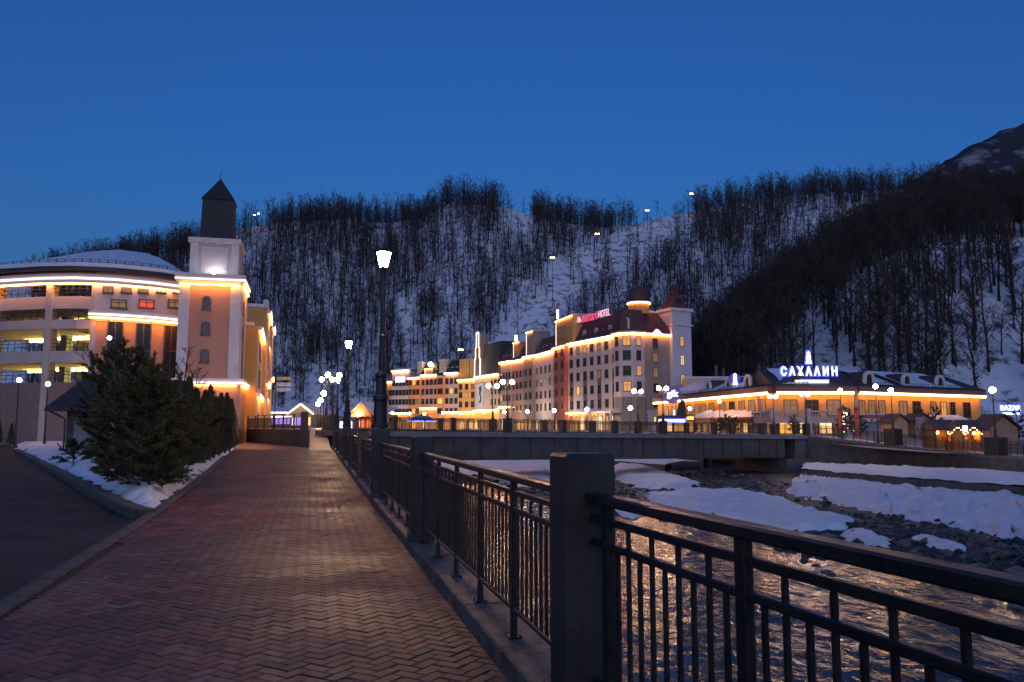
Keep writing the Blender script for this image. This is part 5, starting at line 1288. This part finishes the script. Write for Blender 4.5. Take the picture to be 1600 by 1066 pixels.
MB().box(0, l_, 0, 3, 2.62, 3.1).build('board', M_brickred, t); MB().box(0, l_, -.03, 3, 2.15, 2.617).build('white_board', M_trim, t); MB().box(0, l_, .3, 3, 3.102, 3.2).build('snow_top', M_snow, t); MB().box(.2, l_, .4, 2.8, -.8, 2.147).build('shopfront', mat('shopfront_grey', (.30,.28,.28), .7), t)
M_let = mat('maroon_letters', (.12,.015,.02), .6)
for tx, fx, wx in (('P', .36, .42), ('ERO', .52, 1.0), ('RSON', .86, 1.5)): lettering('letters', tx, wx, .04, M_let, t, (l_*fx, -.05, 2.2), height=.36)
# rooftop signs
sx = at(1265, 585, 113.0)
s1 = thing('rooftop_sign', 'big white and blue neon letters with a lighthouse above on the restaurant roof', 'sign', (sx.x, 113.4, 0))
lettering('letters', 'С А Х А Λ И Н', 7.95, .05, M_neonw, s1, (0, -.25, zat(587, 113)), height=1.3, offset=.022)
lettering('letter_halo', 'С А Х А Λ И Н', 8.3, .05, M_neonb, s1, (0, -.05, zat(587, 113) - .16), height=1.6, offset=.085)
z = zat(600, 113); MB().rbox(-2.7, 2.7, -.3, -.2, z, z + .55, .02).build('underline_bar', M_neonw, s1); MB().box(-2.85, 2.85, -.18, -.1, z - .13, z + .68).build('bar_halo', M_neonb, s1)
z = zat(568, 113); lh = MB()
for (w0, w1, a_, b2) in ((.42,.36,0,.35),(.30,.24,.38,.95),(.36,.30,.98,1.1),(.20,.20,1.13,1.42),(.30,.04,1.45,1.7)): lh.taper(0, 0, z + a_, z + b2, w0, .05, w1, .05)
lh.build('lighthouse', M_neonw, s1, loc=(0, -.25, 0)); lh2 = MB().taper(0, 0, z - .15, z + 1.95, .55, .04, .3, .04); lh2.build('lighthouse_halo', M_neonb, s1, loc=(0, -.08, 0))
for x in (-3.4, -1.2, 1.2, 3.4): MB().tube([(x, .15, 7.0), (x, .12, zat(576, 113))], .05, 4).build('support', M_metal, s1)
MB().box(-3.9, 3.9, .02, .1, zat(588, 113) - .25, zat(588, 113) - .15).build('carrier', M_metal, s1)
p = at(1148, 592, 127); s2 = thing('rooftop_sign', 'small blue neon lighthouse sign on the left wing roof', 'sign', (p.x, p.y, 0))
z = p.z - 1.0; lh = MB()
for (w0, w1, a_, b2) in ((.42,.36,0,.35),(.30,.24,.38,.95),(.36,.30,.98,1.1),(.20,.20,1.13,1.42),(.30,.04,1.45,1.7)): lh.taper(0, 0, z + a_*1.1, z + b2*1.1, w0, .05, w1, .05)
lh.build('lighthouse', M_neonw, s2, loc=(0, -.2, 0)); MB().lathe([(.95, -.04), (.95, .04)], 14).build('disc', emat('neon_blue_dim', (.10,.10,1), .05), s2, loc=(0, 0, z + .95)).rotation_euler = (R(90), 0, 0)
MB().tube([(0,.1,6.5),(0,.1,z)], .06, 4).build('support', M_metal, s2)
p = at(1051, 617, 150); s3 = thing('roof_sign', 'round white neon sign at the left end of the restaurant roof', 'sign', (p.x, p.y, 0))
lettering('letters', 'gik', 2.3, .05, M_neonw, s3, (0, -.2, p.z - .8), height=1.7, offset=.02); MB().lathe([(1.7,-.05),(1.7,.05)], 16).build('disc', emat('neon_violet_dim', (.25,.2,.9), .03), s3, loc=(0, 0, p.z)).rotation_euler = (R(90), 0, 0)
MB().tube([(0,.1,6.0),(0,.1,p.z-1.5)], .08, 4).build('support', M_metal, s3)
p = at(1578, 640, 100); s4 = thing('roof_sign', 'white and blue neon market sign at the right edge of the picture', 'sign', (p.x, p.y, 0))
lettering('letters', 'BAZAR', 2.5, .05, M_neonw, s4, (0, -.2, p.z - .1), height=.62, offset=.02); lettering('letter_halo', 'BAZAR', 2.7, .04, M_neonb, s4, (0, -.02, p.z - .2), height=.82, offset=.06)
MB().box(-1.0, 1.0, -.25, -.15, p.z - .62, p.z - .4).build('underline_bar', M_neonw, s4); MB().box(-1.15, 1.15, -.1, -.04, p.z - .72, p.z - .3).build('bar_halo', M_neonb, s4)
MB().tube([(-.8,.05,-.8),(-.8,.05,p.z)], .05, 4).build('support', M_metal, s4); MB().tube([(.8,.05,-.8),(.8,.05,p.z)], .05, 4).build('support', M_metal, s4)
p = at(1478, 581, 131); s5 = thing('roof_sign', 'unlit oval emblem on a post above the right wing roof', 'sign', (p.x, p.y, 0))
MB().lathe([(.75,-.06),(.75,.06)], 16).build('disc', mat('emblem_grey', (.22,.22,.24), .5), s5, loc=(0,0,p.z)).rotation_euler = (R(90),0,0); MB().tube([(0,.1,7.5),(0,.1,p.z)], .06, 4).build('support', M_metal, s5)
s5.children[0].scale = (.75, 1, 1)
M_ = MB().lathe([(.45,-.05),(.45,.05)], 12).build('ring', mat('emblem_white', (.6,.6,.65), .5), s5, loc=(0,-.08,p.z)); M_.rotation_euler = (R(90),0,0)
# flat white annexe behind
a = at(1075, 640, 178); B = Block('annexe', (a.x, 178), (a.x + 22, 176), 10, .3, 12.2, M_pale, 'flat-roofed pale annexe between the white tower and the restaurant roof', 'building')
B.box('roof_snow', M_snow, 0, B.L, .3, 9, 12.2, 12.5); B.box('chimney', M_metal, 6.6, 7.2, 3, 3.6, 12.5, 15.2); B.box('chimney', M_metal, 8.2, 8.7, 3, 3.6, 12.5, 14.6)
# row of small lamps along the far promenade
for i, (px, py) in enumerate([(583,648),(613,648),(640,649),(663,650),(692,648),(707,648),(722,648),(756,647),(788,647),(824,646),(866,645),(917,643),(985,641)]):
    Y = onfac(max(px, 603))[1] - 16; p = at(px, py - 2, Y)
    globe_lamp((p.x, Y), .55, p.z - .55 - .25, 'small cool-white globe lamp, %s from the left before the hotel row' % ORD[i], 'small globe lamps before the hotels', False, r=.42, em=M_globerow, name='promenade_lamp')
# ================================================================ SMALL THINGS
# market huts on the right
def market_hut(px0, px1, yb, Y, ridge, label, open_front=True, rz=0):
    a, b_ = at(px0, yb, Y), at(px1, yb, Y); l_ = b_.x - a.x; gz = far_z(a.x, Y)
    t = thing('market_hut', label, 'hut', (a.x, Y, gz), rz)
    H = 1.95
    if open_front:
        for x in (.08, l_ * .5, l_ - .08): MB().box(x - .07, x + .07, -.07, .07, 0, H).build('post', M_wood, t)
        MB().box(0, l_, 2.2, 2.35, 0, H).build('back_wall', mat('hut_plank', (.34,.15,.05), .7, var=.3, scale=4), t)
        for x in (0, l_ - .1): MB().box(x, x + .1, .07, 2.2, 0, H).build('side_wall', MATS['hut_plank'], t)
        MB().box(.15, l_ - .15, .05, .5, .75, .9).build('counter', MATS['hut_plank'], t); g = MB()
        for k in range(int(l_ / .3)): x = .15 + k * .3; g.box(x, x + .24, .02, .05, .05, .75)
        g.build('counter_front', MATS['hut_plank'], t)
        for x in (l_ * .25, l_ * .75): MB().sphere(x, .6, H - .28, .13).build('lamp', emat('hut_lamp', (1, .50, .14), 12), t)
        for k in range(int(l_ / .5)): MB().taper(.4 + k * .5, 2.0, 1.0, 1.3, .14, .1, .1, .08).build('ware', rh.choice((M_brickred, M_ochre, M_pale)), t)
    else:
        MB().box(0, l_, 0, 3, 0, H).build('wall', mat('hut_tan', (.36,.22,.13), .8, var=.15), t); MB().extr([(0,H),(l_,H),(l_/2,H+ridge*.93)], -.02, 3).build('gable', MATS['hut_tan'], t)
    q = MB(); e = .35
    if open_front: q.add([(-e,-.6,H-.05),(l_+e,-.6,H-.05),(l_+e-.3,1.2,H+ridge),(-e+.3,1.2,H+ridge),(-e,3,H-.05),(l_+e,3,H-.05)], [(0,1,2,3),(3,2,5,4),(0,3,4),(1,5,2),(0,4,5,1)])
    else: q.add([(-e,-.4,H-.12),(l_/2,-.4,H+ridge),(l_+e,-.4,H-.12),(-e,3.4,H-.12),(l_/2,3.4,H+ridge),(l_+e,3.4,H-.12),(-e,-.4,H),(l_/2,-.4,H+ridge+.12),(l_+e,-.4,H),(-e,3.4,H),(l_/2,3.4,H+ridge+.12),(l_+e,3.4,H)], [(0,1,4,3),(1,2,5,4),(6,9,10,7),(7,10,11,8),(0,6,7,1),(1,7,8,2),(3,4,10,9),(4,5,11,10),(0,3,9,6),(2,8,11,5)])
    q.build('roof', mat('hut_roof_tile', (.075,.05,.048), .8, var=.3, scale=3), t)
    return t
market_hut(1462, 1499, 705, 76, .95, 'small open wooden market hut with glowing lamps, left of the pair')
market_hut(1505, 1536, 706, 74, .95, 'open wooden market hut with glowing lamps, right of the pair')
market_hut(1548, 1592, 703, 80, 1.3, 'closed tan market hut with a gabled roof at the right edge', False)
market_hut(1396, 1420, 700, 92, .8, 'small dark gabled market hut by the first embankment lamp', False)
market_hut(1432, 1458, 701, 94, .8, 'small dark gabled market hut behind the leaning banner', False)
# lit box on the hut roof
p = at(1508, 670, 72.9); t = thing('lit_sign_box', 'small white lit box sign over the open market huts', 'sign', (p.x, p.y, p.z)); MB().rbox(-.18,.18,-.08,.08,-.26,.26,.02).build('box', emat('box_sign', (.9,.9,1), 1), t); MB().tube([(0,.1,-.9),(0,.1,-.2)], .02, 4).build('bracket', M_metal, t)
# string lights on the hut
t = thing('fairy_lights', 'string of warm fairy lights along the open market hut roofs', 'lights', at(1484, 684, 72.5)); q = MB(); c = MB(); prev = None
for k in range(15):
    u = k / 14; v = at(lerp(1484, 1534, u), 678 - 10 * math.sin(u * 3.14 * 2) ** 2, 72.5) - Vector(t.location); q.sphere(v.x, v.y, v.z, .045, 6, 4)
    if prev: c.tube([prev, v], .008, 3)
    prev = v
q.build('bulbs', emat('fairy_bulb', (1, .45, .2), 4), t); c.build('cable', M_metal, t)
# banners
def banner(px, y0, y1, Y, w, lean, m, label, curved=False):
    p = at(px, y1, Y); gz = far_z(p.x, Y); H = zat(y0, Y) - gz
    t = thing('feather_banner', label, 'banner', (p.x, Y, gz))
    MB().tube([(0,0,0),(lean*.5,0,H*.5),(lean,0,H)], .03, 5).build('pole', M_metal, t)
    q = MB(); n = 10; vs = []
    for k in range(n + 1):
        u = .25 + .75 * k / n; ww = w * (1 if not curved else (.55 + .45 * math.sin(u * 3.1))); z = H * u
        for yy in (-.01, .01): vs += [(lean*u, yy + .05*math.sin(u*7), z), (lean*u + ww, yy + .12*math.sin(u*5+1), z)]
    fs = []
    for k in range(n): a = 4 * k; fs += [(a, a+1, a+5, a+4), (a+2, a+6, a+7, a+3), (a, a+4, a+6, a+2), (a+1, a+3, a+7, a+5)]
    q.add(vs, fs); q.build('cloth', m, t)
M_bred = mat('banner_red', (.32,.05,.03), .7); M_bblk = mat('banner_black', (.02,.02,.025), .6); M_bgrey = mat('banner_pinkgrey', (.30,.20,.22), .7)
banner(1052, 628, 662, 118, 1.3, .9, M_bblk, 'black feather banner left of the restaurant entrance', True)
banner(1062, 625, 655, 120, .9, .2, M_bred, 'red feather banner beside the black one', True)
banner(1444, 652, 705, 78, .85, -.75, M_bgrey, 'leaning pinkish-grey banner by the far embankment railing')
banner(1334, 610, 672, 96, .5, .3, M_bgrey, 'tall thin striped pennant before the terrace right end', True)
banner(1186, 608, 655, 116, .5, -.2, M_bgrey, 'tall thin pennant before the left wing', True)
for i, (px, y0, y1, m, lab) in enumerate([(1314,640,690,M_bred,'left upright red banner by the terrace'),(1340,640,688,M_bred,'right upright red banner by the terrace')]):  # two upright red banners, built as capped posts
    p = at(px, y1, 95); gz = far_z(p.x, 95); t = thing('banner_post', lab, 'post', (p.x, 95, gz)); H = zat(y0, 95) - gz; MB().taper(0,0,0,H,.22,.16,.18,.12).build('post', m, t); MB().taper(0,0,H,H+.25,.36,.25,.1,.1).build('cap', M_wood, t)
# small decorated fir
p = at(1323, 690, 97); gz = far_z(p.x, 97); t = thing('christmas_tree', 'small fir hung with coloured lights by the terrace', 'tree', (p.x, 97, gz))
a, c = pine(31, 3.4, 1.1, 26, shoots=False, need=.16); a.build('trunk', M_bark, t); c.build('crown', [mat('fir_green', (.03,.07,.03), .8), M_needle], t)
for k in range(26):
    u = rh.random(); aa = rh.uniform(0, 6.28); r_ = .95 * (1 - u) + .05; MB().sphere(r_*math.cos(aa), r_*math.sin(aa), .4 + u * 2.8, .05, 6, 4).build('bulb', rh.choice((emat('bulb_red', (1,.1,.05), 2), emat('bulb_gold', (1,.7,.2), 2), emat('bulb_green', (.2,1,.3), 2))), t)
# more firs before the restaurant
for i, (px, Y, h) in enumerate([(1135,106,2.3),(1148,104,2.0),(1125,108,1.9),(1440,101,3.0),(1462,103,3.4),(1345,100,2.2),(1083,118,2.0),(1240,98,2.2),(1590,84,3.4)]):
    x = xat(px, Y); t = thing('small_fir', 'small dark fir before the restaurant, %s from the left' % ORD[[1083,1125,1135,1148,1240,1345,1440,1462,1590].index(px)], 'tree', (x, Y, far_z(x, Y)), i, 'small firs before the restaurant')
    a, c = pine(40 + i, h, h * .36, 16, shoots=False, need=.15); a.build('trunk', M_bark, t); c.build('crown', [M_needle, M_needle2], t)
# lit entrance booth with neon
p = at(1052, 676, 112); gz = far_z(p.x, 112); t = thing('ticket_kiosk', 'small kiosk with a blue-white neon sign left of the restaurant', 'kiosk', (p.x, 112, gz))
MB().box(-1.9,1.9,0,2.5,0,2.3).build('wall', M_wood, t); MB().box(-2.1,2.1,-.3,2.8,2.3,2.5).build('roof', M_darkroof, t); MB().box(-1.3,1.6,-.3,-.2,1.55,1.95).build('sign_bar', M_neonw, t); MB().box(-1.5,1.8,-.19,-.15,1.42,2.08).build('sign_halo', M_neonb, t); MB().box(-2.05,-1.6,-.3,-.2,1.5,1.95).build('sign_square', M_neonw, t); MB().taper(.15,-.25,2.55,3.25,.13,.04,.07,.04).build('sign_lighthouse', M_neonw, t)
MB().box(-1.5,-.2,-.05,.02,.3,1.4).build('window', M_shop, t); MB().box(.2,1.5,-.05,.02,.3,1.4).build('window', M_winlit, t)
t2 = at(1072, 676, 114); t = thing('ticket_kiosk', 'small kiosk with amber sign right of the neon kiosk', 'kiosk', (t2.x, 114, far_z(t2.x, 114)))
MB().box(-1.3,1.3,0,2.5,0,2.6).build('wall', M_wood, t); MB().box(-1.1,1.1,-.12,-.02,1.9,2.4).build('sign_bar', emat('amber_sign', (1,.35,.05), .4), t); MB().box(-1.0,1.0,-.05,.02,.2,1.6).build('window', M_winlit, t)
# blue lit parasol before the hotel row
p = at(659, 672, 150); t = thing('lit_parasol', 'parasol edged with blue lights before the hotel row', 'parasol', (p.x, 150, .5))
MB().lathe([(2.6,2.0),(2.6,2.12),(1.3,2.9),(.1,3.3)], 8).build('canopy', mat('parasol_cloth', (.2,.2,.3), .7), t); MB().lathe([(2.62,1.9),(2.7,1.9),(2.7,2.0),(2.62,2.0)], 8).build('light_ring', emat('blue_ring', (.15,.25,1), 1.5), t); MB().tube([(0,0,0),(0,0,3.2)], .05, 5).build('pole', M_metal, t)
# ---------------------------------------------------------------- far end of the promenade
M_panel = mat('dark_panel', (.018,.017,.018), .6, var=.2)
ramp = MB(); rp = [(54,0),(62,.42),(70,.85),(79,1.30),(84,1.36)]
ramp.add([p for Y, z in rp for p in ((-15.6 - (Y-62)*.25, Y, z + .012), (-12.6 - (Y-56)*.25, Y, z + .012))], [(2*i, 2*i+1, 2*i+3, 2*i+2) for i in range(len(rp)-1)])
struct(ramp.build('ramp', pf))
up = MB(); up.add([(-16.2,63,1.22),(-26.5,80.5,1.22),(-45,150,1.22),(-80,260,1.22),(-52,260,1.22),(-34,150,1.22),(-21,84,1.22)], [(0,6,5,4,3,2,1)]); struct(up.build('plaza', M_ground))
pa, pb = Vector((-26.4, 80.0)), Vector((-16.1, 62.4)); l_ = (pb - pa).length; rz = math.atan2(pb.y - pa.y, pb.x - pa.x)
t = thing('ramp_wall', 'low dark panelled wall with a fence on top at the end of the promenade', 'wall', (pa.x, pa.y, 0), rz)
n = 6
for k in range(n): MB().rbox(l_*k/n + .02, l_*(k+1)/n - .02, 0, .25, -.2, 1.35, .02).build('panel', M_panel, t)
for k in range(n + 1): MB().box(l_*k/n - .06, l_*k/n + .06, .05, .17, 1.35, 2.6).build('fence_post', M_metal, t)
for z in (1.5, 2.3, 2.55): MB().box(0, l_, .09, .13, z, z + .05).build('rail', M_metal, t)
g = MB()
for k in range(int(l_ / .14)): g.box(k*.14, k*.14 + .025, .1, .12, 1.4, 2.32)
stuff(g.build('bar_row', M_metal, t))
pillar((-16.0, 62.0), 0, 'tall dark pillar at the foot of the ramp', None, rz, .24, 2.7, 'ramp_pillar')
rail_section((-13.6, 62.2), (-17.6, 78.5), .5, 1.35, 'railing along the river side of the ramp', None, False, .2, 'ramp_railing', 8)
rail_section((-16.3, 63.2), (-20.2, 79), .6, 1.35, 'railing along the left side of the ramp', None, False, .2, 'ramp_railing', 8)
# signpost
p = gnd(428, 693, 0); t = thing('signpost', 'thin signpost with one yellow and two white direction boards', 'signpost', (p.x, p.y, 0)); k = p.y / F
H = zat(586, p.y)
MB().tube([(0,0,0),(0,0,H)], .05, 6).build('pole', M_metal, t); MB().lathe([(.16,0),(.16,.1),(.06,.2)], 8).build('foot', M_metal, t)
for i, (y0, y1, m) in enumerate(((589,594,mat('sign_yellow', (.55,.36,.08), .6)),(598,604,mat('sign_pale', (.5,.5,.52), .6)),(606,612,MATS['sign_pale']))): MB().rbox(.08, 1.45, -.03, .03, zat(y1, p.y), zat(y0, p.y), .01).build('direction_board', m, t)
# chalets at the far end
def chalet(px0, px1, y_eave, y_ridge, Y, wall, label, leds=True, gable=True, depth=14):
    a, b_ = xat(px0, Y), xat(px1, Y); l_ = b_ - a; ze, zr_ = zat(y_eave, Y), zat(y_ridge, Y)
    t = thing('market_hall', label, 'building', (a, Y, 0)); MB().box(0, l_, 0, depth, 1.0, ze).build('wall', wall, t)
    if gable:
        MB().extr([(0, ze), (l_, ze), (l_/2, zr_)], .02, depth).build('gable', wall, t)
        q = MB().add([(-.6,-.7,ze-.3),(l_/2,-.7,zr_+.1),(l_+.6,-.7,ze-.3),(-.6,depth,ze-.3),(l_/2,depth,zr_+.1),(l_+.6,depth,ze-.3),(-.6,-.7,ze),(l_/2,-.7,zr_+.45),(l_+.6,-.7,ze),(-.6,depth,ze),(l_/2,depth,zr_+.45),(l_+.6,depth,ze)], [(0,1,4,3),(1,2,5,4),(6,9,10,7),(7,10,11,8),(0,6,7,1),(1,7,8,2),(0,3,9,6),(2,8,11,5)])
        q.build('roof', M_snow, t)
        if leds:
            for s_, e_ in (((-.6, ze-.4), (l_/2, zr_)), ((l_/2, zr_), (l_+.6, ze-.4))): MB().extr([s_, e_, (e_[0], e_[1]+.18), (s_[0], s_[1]+.18)], -.85, -.75).build('light_strip', M_led, t)
    else:
        q = MB().add([(-.5,-1.2,ze),(l_+.5,-1.2,ze),(l_+.5,depth,zr_),(-.5,depth,zr_)], [(0,1,2,3)]); q.build('roof', M_snow, t)
        MB().box(-.5, l_ + .5, -1.2, 0, ze - .25, ze - .02).build('fascia', M_trim, t)
        if leds: MB().box(-.5, l_ + .5, -1.3, -1.21, ze - .2, ze - .04).build('light_strip', M_led, t)
    return t, l_, ze
vi = emat('violet_light', (.45,.25,1), .4); bw = emat('blue_white_light', (.7,.75,1), .6)
t, l_, ze = chalet(412, 478, 644, 634, 150, M_taupe, 'long snow-roofed market hall with violet and white lights at the far end', True, False)
for k in range(11): MB().box(l_*(k+.1)/11, l_*(k+.8)/11, -.1, .02, 1.9, ze - 1.2).build('lit_window', rh.choice((vi, M_shop, bw, M_winlit, vi)), t)
MB().box(0, l_, -.5, -.4, ze - 1.0, ze - .75).build('light_strip', M_ledw, t)
t, l_, ze = chalet(455, 486, 645, 633, 146, M_taupe, 'gabled front of the far market hall outlined in white lights')
for k in range(4): MB().box(l_*(k+.15)/4, l_*(k+.85)/4, -.1, .02, 1.7, ze - .8).build('lit_window', rh.choice((vi, M_shop, bw)), t)
t, l_, ze = chalet(548, 580, 648, 630, 158, M_orange, 'small chalet with a red-lit gable beyond the lamps', False)
MB().box(l_*.1, l_*.9, -1.6, -.1, 3.0, 3.3).build('porch', M_brickred, t)
for k in range(4): MB().box(l_*(k+.15)/4, l_*(k+.8)/4, -.1, .02, 1.3, 2.9).build('lit_window', rh.choice((emat('red_light', (1,.15,.05), .4), M_shop)), t)
MB().sphere(l_*.4, -.5, ze + .3, .35).build('gable_lamp', emat('gable_lamp', (1, .55, .25), 10), t)
t, l_, ze = chalet(580, 606, 646, 633, 164, M_taupe, 'snow-roofed hall right of the red-lit chalet', False, False)
t, l_, ze = chalet(523, 552, 655, 643, 152, M_taupe, 'low snow-roofed kiosk beside the lamp posts', False, False)
for k in range(4): MB().box(l_*(k+.15)/4, l_*(k+.8)/4, -.1, .02, 1.1, 2.4).build('lit_window', rh.choice((bw, M_shop)), t)
t, l_, ze = chalet(484, 522, 652, 640, 170, M_taupe, 'low snow-roofed hall behind the row of globe lamps', False, False)
